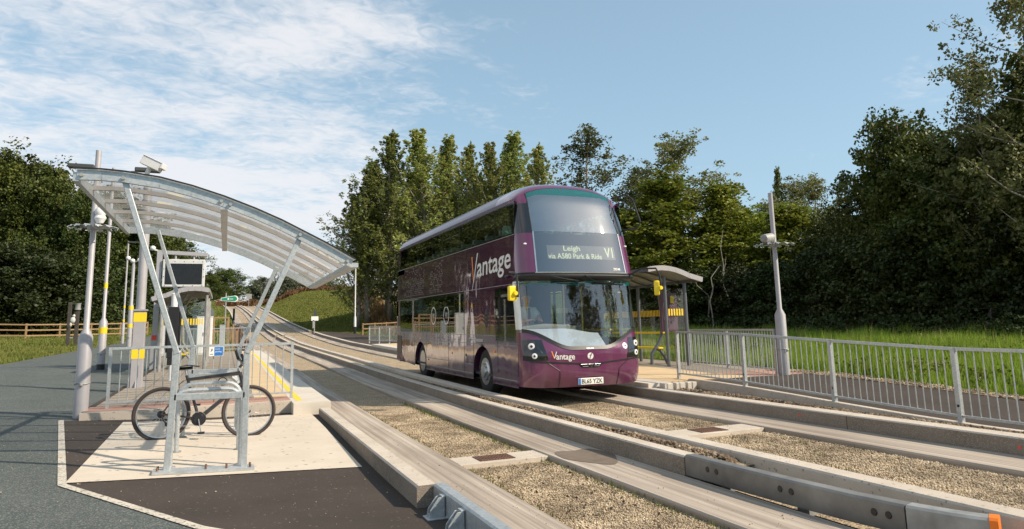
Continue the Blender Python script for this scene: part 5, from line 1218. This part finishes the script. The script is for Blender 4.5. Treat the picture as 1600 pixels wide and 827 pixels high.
# ------------------------------------------------------------------ lamp and camera columns
def fan(b, c, rad, z):
    for k in range(14):
        a = 2*math.pi*k/14+.1; n = Vector((math.cos(a), math.sin(a), 0)); t = Vector((-n.y, n.x, 0))
        p = Vector((0, 0, z)); b.add([p+n*.05-t*.02, p+n*.05+t*.02, p+n*rad*.8+t*.045+Vector((0,0,.02)), p+n*rad+Vector((0,0,-.03)), p+n*rad*.8-t*.045+Vector((0,0,.03))], [(0,1,2,3,4)])
        b.tube([p+n*rad*.9-t*.04, p+n*rad*.9+t*.06], .008, 4)
    b.lathe([(.09, z-.02), (.09, z+.02)], (0,0,0), 'z', 14)
def column(loc, htap, htop, r1, r2, label, cat, name, bands=(), fanz=None, fanr=.5, base=None, rust=0, mat='pole_paint', fandx=0):
    r = empty(name, loc); b = MB()
    b.lathe([(r1, rust), (r1, htap), (r2, htap+.13), (r2*.97, htop)], (0,0,0), 'z', 20); b.build('shaft', mat, r, smooth=True)
    if rust: b = MB(); b.lathe([(r1*1.01, -.02), (r1*1.01, rust)], (0,0,0), 'z', 20); b.build('base_sleeve', 'black_plastic', r, smooth=True)
    b = MB(); b.tube([(r1*1.03*math.cos(a*.3), r1*1.03*math.sin(a*.3), .55+.01*math.sin(a)) for a in range(21)], .012, 6); b.sphere((0, -r1-.01, .53), .03, 8); b.build('clamp', 'galvanised_dull', r)
    for z0, z1, rr in bands:
        b = MB(); b.lathe([(rr+.004, z0), (rr+.004, z1)], (0,0,0), 'z', 20); b.build('yellow_band', 'yellow_band', r, smooth=True)
    if fanz:
        b = MB(); fan(b, 0, fanr, fanz); b.build('anti_climb_fan', 'galvanised', r)
    tag(r, label, cat); return r
cl = column((-2.07,12.9,.15), 1.28, 4.36, .104, .045, 'thick pale column with a spiked fan beside the near cycle stand', 'column', 'lamp_column', fanz=3.05, fanr=.40)
b = MB(); b.sphere((.10,-.08,3.30), .085, 12, (1,1,1.1)); b.lathe([(.05,3.12),(.09,3.2),(.075,3.24)], (.10,-.09,0), 'z', 12); b.tube([(0,0,3.32),(.10,-.08,3.38)], .03, 8); b.build('dome_camera', 'white_paint', cl, smooth=True)
cr = column((11.32,11.8,.26), 1.30, 4.04, .115, .052, 'tall grey column with a loudspeaker and spiked fan by the right ramp', 'column', 'lamp_column', fanz=2.85, fanr=.48)
b = MB(); b.lathe([(.06,-.20),(.095,-.17),(.10,.10),(.085,.13)], (0,0,0), 'x', 16); o = b.build('loudspeaker', 'galvanised_dull', cr, smooth=True); o.location = (-.20,-.05,3.0); o.rotation_euler = (0,-.15,.2)
b = MB(); b.tube([(0,0,3.02),(-.12,-.04,3.02)], .02, 6); b.build('speaker_bracket', 'galvanised', cr)
c2_ = column((-3.63,25.5,.34), 1.55, 6.62, .118, .052, 'tall double-arm street lamp standing in the path left of the platform', 'street lamp', 'street_lamp', bands=((1.18,1.38,.118),(2.62,2.80,.053)), rust=.22)
b = MB(); b.tube([(-1.25,0,6.60),(-.6,0,6.54),(0,0,6.50),(.6,0,6.54),(1.2,0,6.60)], .022, 8); b.build('arm', 'pole_paint', c2_)
for s_ in (-1, 1): b = MB(); b.box((s_*.62 if s_ > 0 else -1.30, -.13, 6.54), (1.38 if s_ > 0 else -.55, .13, 6.68)); b.build('lamp_head', 'pole_dark', c2_, bevel=.03)
c4 = column((-5.88,48.9,.95), 1.2, 6.4, .09, .05, 'distant thin street lamp with one arm, left of the camera pole', 'street lamp', 'street_lamp', bands=((1.35,1.5,.052),(2.2,2.35,.052)))
b = MB(); b.box((-.05,-.1,6.3),(.75,.1,6.38)); b.build('lamp_head', 'pole_dark', c4, bevel=.02)
c5 = column((-5.04,44.7,.8), 2.3, 4.85, .13, .085, 'distant pole carrying three small white dome cameras', 'camera pole', 'camera_pole', bands=((1.1,1.3,.13),(2.1,2.3,.13)))
b = MB()
for dx, dz in ((-.28,5.05),(.30,4.95),(-.05,4.9)): b.sphere((dx,-.1,dz), .13, 10); b.tube([(0,0,4.8),(dx,-.08,dz)], .03, 6)
b.build('dome_cameras', 'white_paint', c5, smooth=True)
# big box-based camera column
r = empty('camera_column', (-1.76,17.29,.25)); b = MB(); b.box((-.115,-.115,.0),(.115,.115,1.72)); b.build('box_base', 'pole_paint', r, bevel=.008)
b = MB(); b.box((-.14,-.14,1.72),(.14,.14,1.755)); b.lathe([(.095,1.755),(.09,4.55)], (0,0,0), 'z', 20); b.build('shaft', 'pole_paint', r, smooth=True)
for z in (.68, 1.48): b = MB(); b.box((-.118,-.118,z),(.118,.118,z+.20)); b.build('yellow_band', 'yellow_band', r)
b = MB()
for s_ in (-1, 1): b.prism([(.115,0),(.24,0),(.115,.22)] if s_ > 0 else [(-.115,0),(-.24,0),(-.115,.22)], 'y', -.01, .01); b.prism([(.115,0),(.24,0),(.115,.22)] if s_ > 0 else [(-.115,0),(-.24,0),(-.115,.22)], 'x', -.01, .01)
b.box((-.25,-.25,0),(.25,.25,.015)); b.build('foot_gusset', 'pole_paint', r)
b = MB(); b.box((-.16,-.09,-.07),(.17,.09,.08)); b.prism([(.17,-.02),(.22,-.0),(.20,.09),(-.16,.095),(-.16,.08),(.17,.08)], 'y', -.10, .10); o = b.build('camera_housing', 'white_paint', r, bevel=.008); o.scale = (1.35,1.25,1.3); o.location = (.06,-.05,5.06); o.rotation_euler = (0,.45,-.25)
b = MB(); b.tube([(-.03,0,4.5),(-.05,0,4.78),(.02,-.02,5.0)], .05, 10); b.sphere((.05,0,4.70), .065, 10); b.build('camera_mount', 'white_paint', r, smooth=True)
tag(r, 'square-based camera column with two yellow bands and a white camera above the roof', 'camera column')
# small white camera head near the column
# information screen hanging from an angled frame
r = empty('information_screen', (-2.1,24.9,.45)); b = MB(); b.bar((0,0,-.1),(.03,0,3.72), .16,.14,(0,1,0)); b.build('post', 'pole_paint', r, bevel=.008)
b = MB(); b.bar((.03,0,3.66),(1.46,0,3.60), .12,.12); b.build('arm', 'pole_paint', r, bevel=.006)
b = MB(); b.box((-.09,-.09,-.1),(.11,.09,1.0)); b.build('base_box', 'pole_paint', r, bevel=.006)
b = MB(); b.box((-.07,-.098,.82),(.07,-.091,.98)); b.build('red_label', 'sign_red', r)
b = MB(); b.box((.14,-.16,2.52),(1.40,.12,3.42)); sc = b.build('screen_case', 'cream_cabinet', r, bevel=.02)
b = MB(); b.box((.22,-.166,2.60),(1.32,-.162,3.28)); scr = b.build('display_screen', 'screen_black', sc)
b = MB()
for k in range(5):
    x = .22+1.1*k/4
    for z in (2.555, 3.345): b.lathe([(.013,-.168),(.013,-.16)], (x,0,z), 'y', 8)
for k in range(1, 3):
    for x in (.18,1.36): b.lathe([(.013,-.168),(.013,-.16)], (x,0,2.6+.25*k), 'y', 8)
b.build('case_bolts', 'screen_black', sc)
b = MB()
for x in (.5,1.05): b.tube([(x,0,3.40),(x,0,3.60)], .03, 8); b.box((x-.12,-.06,3.425),(x+.12,.06,3.44))
b.build('hanger', 'pole_paint', r)
b = MB(); b.sphere((-.18,-.05,3.78), .085, 10); b.tube([(0,0,3.7),(-.18,-.03,3.74)], .025, 6); b.build('dome_camera', 'white_paint', r, smooth=True)
tag(r, 'large grey information screen hung from a post above the left platform', 'screen')
# black and white post
r = empty('information_post', (-1.19,18.9,.25))
b = MB(); b.lathe([(.055,0),(.055,.62)], (0,0,0), 'z', 16); b.build('lower_sleeve', 'white_paint', r, smooth=True)
b = MB(); b.box((-.12,-.07,.62),(.12,.07,1.86)); b.box((-.17,-.05,.75),(-.12,.05,1.75)); b.box((.12,-.05,.75),(.17,.05,1.75)); b.box((-.10,-.06,.45),(.07,.06,.62)); b.build('black_casing', 'black_plastic', r, bevel=.012)
b = MB(); b.lathe([(.075,1.86),(.075,2.18),(.05,2.20),(.035,2.42)], (0,0,0), 'z', 16); b.build('cap', 'white_paint', r, smooth=True)
tag(r, 'white round post wrapped in a black casing, seen through the cycle shelter legs', 'post')
# bus shelters
def bus_shelter(loc, L, D, hf, hb, label, flip=1, mat='shelter_grey', over=.68, wide=1.05):
    """length along +y, open side towards the guideway; flip = +1 when the back is at +x"""
    r = empty('bus_shelter', loc); f = flip
    for y in (0, L/2, L):
        b = MB(); b.tube([(0,y,0),(0,y,hf)], .045, 10); b.build('post', mat, r, smooth=True)
        b = MB(); b.tube([(D*.95*f,y,0),(D*.95*f,y,hb)], .05, 10); b.build('post', mat, r, smooth=True)
    xs = [(-over+ (D+wide)*k/8)*f for k in range(9)]; arc = [(x, hf+.10+.10*math.sin(math.pi*min(1,(k/8)*1.15+.12))-.22*(k/8)**2.2) for k, x in enumerate(xs)]
    for y in (-.25, L+.25):
        b = MB()
        for (x0,z0),(x1,z1) in zip(arc, arc[1:]): b.bar((x0,y,z0),(x1,y,z1), .07, .13)
        b.build('roof_edge', 'pole_paint', r)
    b = MB(); b.grid(lambda u, v: (arc[int(round(u*8))][0], -.22+(L+.44)*v, arc[int(round(u*8))][1]+.03), 8, 1); b.build('roof_sheet', 'galvanised_dull', r, smooth=True)
    b = MB()
    for k in range(1, 6): y = L*k/6; [b.bar((arc[i][0],y,arc[i][1]-.03),(arc[i+1][0],y,arc[i+1][1]-.03), .04, .05) for i in range(8)]
    for x, z in (arc[0], arc[-1]): b.bar((x,-.25,z),(x,L+.25,z), .06, .09)
    b.build('roof_beam', mat, r)
    for (p, q) in (((D*.93*f,.06),(D*.93*f,L-.06)), ((.08*f,.0),(D*.86*f,.0))):
        b = MB(); b.add([(p[0],p[1],.15),(q[0],q[1],.15),(q[0],q[1],hb-.15),(p[0],p[1],hb-.15)], [(0,1,2,3)]); g = b.build('glass_panel', 'clear_panel', r)
        b = MB(); n = int(max(abs(q[0]-p[0]), abs(q[1]-p[1]))/.075)
        dx, dy = (q[0]-p[0])/n, (q[1]-p[1])/n
        for k in range(n):
            x, y = p[0]+dx*k, p[1]+dy*k; o_ = (-.004*f if dx == 0 else 0, -.004 if dy == 0 else 0)
            b.add([(x+o_[0],y+o_[1],1.38),(x+dx*.55+o_[0],y+dy*.55+o_[1],1.38),(x+dx*.55+o_[0],y+dy*.55+o_[1],1.56),(x+o_[0],y+o_[1],1.56)], [(0,1,2,3)])
        b.build('yellow_marking', 'yellow_band', g, recalc=False)
    for yy in (.9, L-1.0):
        b = MB(); X_ = D*.55*f
        b.tube([(X_-.30*f,yy,0),(X_-.28*f,yy,.35),(X_-.05*f,yy,.62),(X_+.08*f,yy,.85),(X_+.10*f,yy,1.5),(X_+.05*f,yy,2.05),(X_-.12*f,yy,2.35)], .045, 10); b.tube([(X_+.25*f,yy,0),(X_+.15*f,yy,.25),(X_-.02*f,yy,.45),(X_-.16*f,yy,.50)], .045, 10)
        b.build('curved_leg', mat, r, smooth=True)
    b = MB(); b.bar((D*.5*f,.8,.50),(D*.5*f,L-.8,.50), .16, .05); b.bar((D*.68*f,.8,.92),(D*.68*f,L-.8,.92), .05, .05); b.build('perch_seat', 'yellow_band', r, bevel=.01)
    tag(r, label, 'bus shelter'); return r
sh = bus_shelter((10.86,15.42,.25), 4.6, .68, 2.45, 2.25, 'curved-roof bus shelter on the right platform beside the bus mirror')
b = MB(); b.box((.10,.34,.95),(.62,.40,2.0)); pp_ = b.build('poster_case', 'shelter_purple', sh, bevel=.01)
b = MB(); b.box((.40,.335,1.72),(.52,.339,1.92)); b.build('poster_label', 'yellow_band', pp_)
b = MB(); n = 18
for k in range(n): a = 2*math.pi*k/n; c = 2*math.pi*(k+1)/n; b.add([(.20+.055*math.cos(q)*rr, .336, 1.5+.27*math.sin(q)*rr) for q, rr in ((a,1),(c,1),(c,.8),(a,.8))], [(0,1,2,3)])
b.build('poster_graphic', 'bus_lettering_dim', pp_, recalc=False)
bus_shelter((-.55,22.5,.33), 4.2, 1.25, 2.25, 2.1, 'bus shelter with a curved roof on the left platform below the information screen', flip=-1, over=.05, wide=.25, mat='galvanised_dull')
# cabinets
r = empty('equipment_cabinet', (-.84,33,.55)); b = MB(); b.box((-.31,0,0),(.31,.4,1.62)); b.build('case', 'white_paint', r, bevel=.01)
b = MB(); b.box((-.33,-.01,1.60),(.33,.41,1.64)); b.build('lid', 'white_paint', r)
for s_ in (-1, 1):
    b = MB(); x0, x1 = (.015,.29) if s_ > 0 else (-.29,-.015); b.box((x0,-.012,.06),(x1,0,1.55)); d_ = b.build('door', 'white_paint', r, bevel=.004)
    b = MB(); b.box((s_*.05-.015,-.03,.80),(s_*.05+.015,-.012,.95)); b.build('handle', 'galvanised_dull', d_)
tag(r, 'white two-door equipment cabinet at the far end of the left platform', 'cabinet')
r = empty('equipment_box', (-.13,34,.58)); b = MB(); b.box((-.12,0,0),(.12,.25,1.24)); b.build('case', 'galvanised', r, bevel=.01); b = MB(); b.box((-.125,-.01,1.24),(.125,.26,1.26)); b.build('lid', 'galvanised_dull', r); tag(r, 'narrow galvanised box behind the far railing of the left platform', 'cabinet')
# timber gate frame beyond the platform
r = empty('timber_gate', (-.25,38,.65)); 
for x, h in ((-.42,1.62),(-.30,1.6),(.38,1.60),(.62,1.25)):
    b = MB(); b.bar((x,0,-.2),(x,0,h), .09,.09,(0,1,0)); b.build('post', 'timber_orange', r)
b = MB(); b.bar((-.3,.0,1.58),(.38,.0,1.58), .07,.07); b.bar((-.3,.0,.9),(.38,0,.9), .05,.07); b.build('rail', 'timber_orange', r)
tag(r, 'orange timber gate frame past the left platform end', 'gate')
for i, (x, y) in enumerate(((.70,41),(.68,46),(.60,52),(.5,60),(.45,70))):
    b = MB(); b.bar((0,0,-.2),(0,0,1.1), .09,.09,(0,1,0)); o = b.build('timber_post', 'timber_orange', bevel=.01); o.location = (x+TX(y)+.1, y, land(x, y)); tag(o, 'orange timber post beside the guideway, %s beyond the gate' % ORD[i], 'post', 'timber posts beside the guideway')
r = empty('finger_sign', (-.04,40,.75)); b = MB(); b.tube([(0,0,-.1),(0,0,2.85)], .035, 8); b.build('pole', 'galvanised_dull', r, smooth=True)
b = MB(); n = 10; poly = [(-.25,2.42),(.45,2.36)]+[(.45+.17*math.sin(a), 2.53-.17*math.cos(a)) for a in np.linspace(.3,2.9,8)]+[(.45,2.70),(-.25,2.58)]; b.prism(poly, 'y', -.05,-.03); b.build('sign_blade', 'sign_white', r)
b = MB(); b.prism([(-.22,2.44),(.43,2.39),(.54,2.45),(.56,2.55),(.50,2.64),(.42,2.67),(-.22,2.56)], 'y', -.056,-.0505); b.build('green_field', 'sign_green', r)
b = MB(); b.box((.08,-.06,2.47),(.16,-.057,2.56)); b.box((.2,-.06,2.50),(.36,-.057,2.53)); b.build('sign_mark', 'sign_white', r)
tag(r, 'green and white finger sign on a thin pole above the guideway edge', 'sign')
# small things along the guideway
b = MB(); b.lathe([(.07,0),(.07,.5)], (0,0,0), 'z', 10); b.build
r = empty('bollard', (.72,75,land(.72,75))); b = MB(); b.lathe([(.09,0),(.09,.95)], (0,0,0), 'z', 10); b.build('base', 'pole_paint', r, smooth=True); b = MB(); b.lathe([(.10,.95),(.10,2.1),(.06,2.14)], (0,0,0), 'z', 10); b.build('sleeve', 'black_plastic', r, smooth=True); tag(r, 'slim marker post with a dark top at the left edge of the guideway', 'bollard')
def pole_sign(loc, h, plates, label, r_=.05):
    r = empty('pole_sign', loc); b = MB(); b.tube([(0,0,-.2),(0,0,h)], r_, 8); b.build('pole', 'galvanised_dull', r, smooth=True)
    for (x0,z0,x1,z1,m) in plates: b = MB(); b.box((x0,-.08,z0),(x1,-.05,z1)); b.build('plate', m, r)
    tag(r, label, 'sign')
pole_sign((3.9,140,land(3.9+6,140)-.4), 2.6, [(-.5,1.6,.5,2.5,'galvanised_dull')], 'distant sign with a grey plate on the grass bank crest')
pole_sign((7.12,62,TZ(62)+.05), 2.0, [(-.28,1.15,.32,1.52,'sign_white'),(-.16,.5,-.02,1.2,'galvanised_dull'),(-.1,1.55,.14,2.05,'pole_dark')], 'small white plate on a grey post beside the guideway, left of the bus')
c6_ = empty('street_lamp', (10.27,60,1.2)); b = MB(); b.lathe([(.11,.55),(.10,1.35),(.055,1.5),(.05,5.75)], (0,0,0), 'z', 14); b.build('shaft', 'white_paint', c6_, smooth=True)
b = MB(); b.lathe([(.12,-.2),(.12,.55)], (0,0,0), 'z', 14); b.build('base_sleeve', 'black_plastic', c6_); b = MB(); b.box((-.75,-.1,5.72),(.05,.1,5.82)); b.build('lamp_head', 'pole_dark', c6_, bevel=.03); tag(c6_, 'white street lamp with a black foot standing by the poplars', 'street lamp')
# far right asphalt turning area
b = MB(); pts = [(7.9,45),(8.9,39),(12.2,39.5),(12.6,50),(11.0,60),(8.6,66),(7.75,66),(7.8,55)]
cx, cy = 9.5, 52
vs = [(x, y, land(x, y)+.06) for x, y in pts]
ribbon('service_path', lambda y: 7.95, lambda y: lerp_tab([(39,12.3),(50,12.0),(60,10.9),(66,8.8)], y), 38.6, 66, 'asphalt_dark', .07, zf=lambda x, y: max(land(x+TX(y)*0, y), TZ(y)))
# timber fences
def timber_fence(pts, label, h=1.05, rails=3, sp=2.2, mat='timber_orange', zf=land, name='timber_fence', pw=.10):
    r = empty(name, (pts[0][0], pts[0][1], zf(*pts[0]))); o = Vector(r.location); P = []
    for a, c in zip(pts, pts[1:]):
        d = math.hypot(c[0]-a[0], c[1]-a[1]); n = max(1, round(d/sp)); P += [(a[0]+(c[0]-a[0])*k/n, a[1]+(c[1]-a[1])*k/n) for k in range(n)]
    P.append(pts[-1]); W = [Vector((x, y, zf(x, y)))-o for x, y in P]
    for p in W: b = MB(); b.bar(p-Vector((0,0,.2)), p+Vector((0,0,h)), pw, pw, (0,1,0)); b.build('post', mat, r)
    for k in range(rails):
        z = h*(.92-.36*k) if rails > 1 else h*.92
        b = MB()
        for p, q in zip(W, W[1:]): b.bar(p+Vector((0,-pw*.6,z)), q+Vector((0,-pw*.6,z)), .03 if pw > .08 else .012, .09 if pw > .08 else .014)
        b.build('rail', mat, r)
    tag(r, label, 'fence'); return r
timber_fence([(-19.5,57.5),(-12.8,57.3),(-5.8,62.6)], 'orange post and rail fence across the lawn at the left')
timber_fence([(10.4,57.0),(13.4,57.4)], 'short orange timber fence left of the bus rear', rails=2, sp=1.05)
timber_fence([(-14,66),(-9.2,78),(-6.6,100)], 'dark post and wire fence climbing the slope by the left wood', h=1.1, rails=2, sp=3.2, mat='timber_dark', name='wire_fence', pw=.07)
timber_fence([(24.4,33),(24.8,24),(25.0,16),(25.2,9)], 'dark post and wire fence in front of the right wood', h=1.2, rails=3, sp=3.0, mat='timber_dark', name='wire_fence', pw=.07)
# carved marker and lectern
r = empty('carved_marker', (-8.4,47.8,.93)); 
for x, h in ((-.18,2.55),(.22,2.35)): b = MB(); b.bar((x,0,-.2),(x,0,h), .20,.16,(0,1,0)); b.build('post', 'timber_dark', r, bevel=.02)
b = MB(); b.sphere((.02,-.05,1.5), .15, 10, (1,.6,1.3)); b.sphere((-.08,-.05,1.25), .08, 8, (.8,.6,1.8)); b.sphere((.06,-.05,1.75), .09, 8); b.build('carved_figure', 'cream_cabinet', r, smooth=True)
b = MB(); b.lathe([(.17,2.1),(.14,2.4),(.18,2.5)], (.22,0,0), 'z', 12); b.tube([(-.1,0,.45),(.2,0,.45)], .05, 6); b.build('cap', 'galvanised_dull', r, smooth=True)
tag(r, 'carved wooden marker of two dark posts with a pale figure on the lawn', 'sculpture')
r = empty('lectern_sign', (-5.7,52,1.05)); b = MB(); b.bar((.05,0,-.1),(.12,0,1.35), .14,.1,(0,1,0)); b.build('post', 'timber_dark', r); b = MB(); b.prism([(-.35,1.62),(.36,1.30),(.38,1.36),(-.33,1.68)], 'y', -.3,.3); b.build('panel', 'timber_dark', r); tag(r, 'dark sloping lectern sign beside the path behind the camera column', 'sign')
# small concrete blocks at the right platform end
for i in range(3):
    b = MB(); b.box((0,0,0),(.22,.18,.24)); o = b.build('concrete_block', 'coping_stone', bevel=.012); o.location = (7.92+i*.27, 11.42, .03); tag(o, 'pale concrete block at the corner of the right platform, %s from the bus' % ORD[i], 'block', 'concrete blocks at the platform corner')
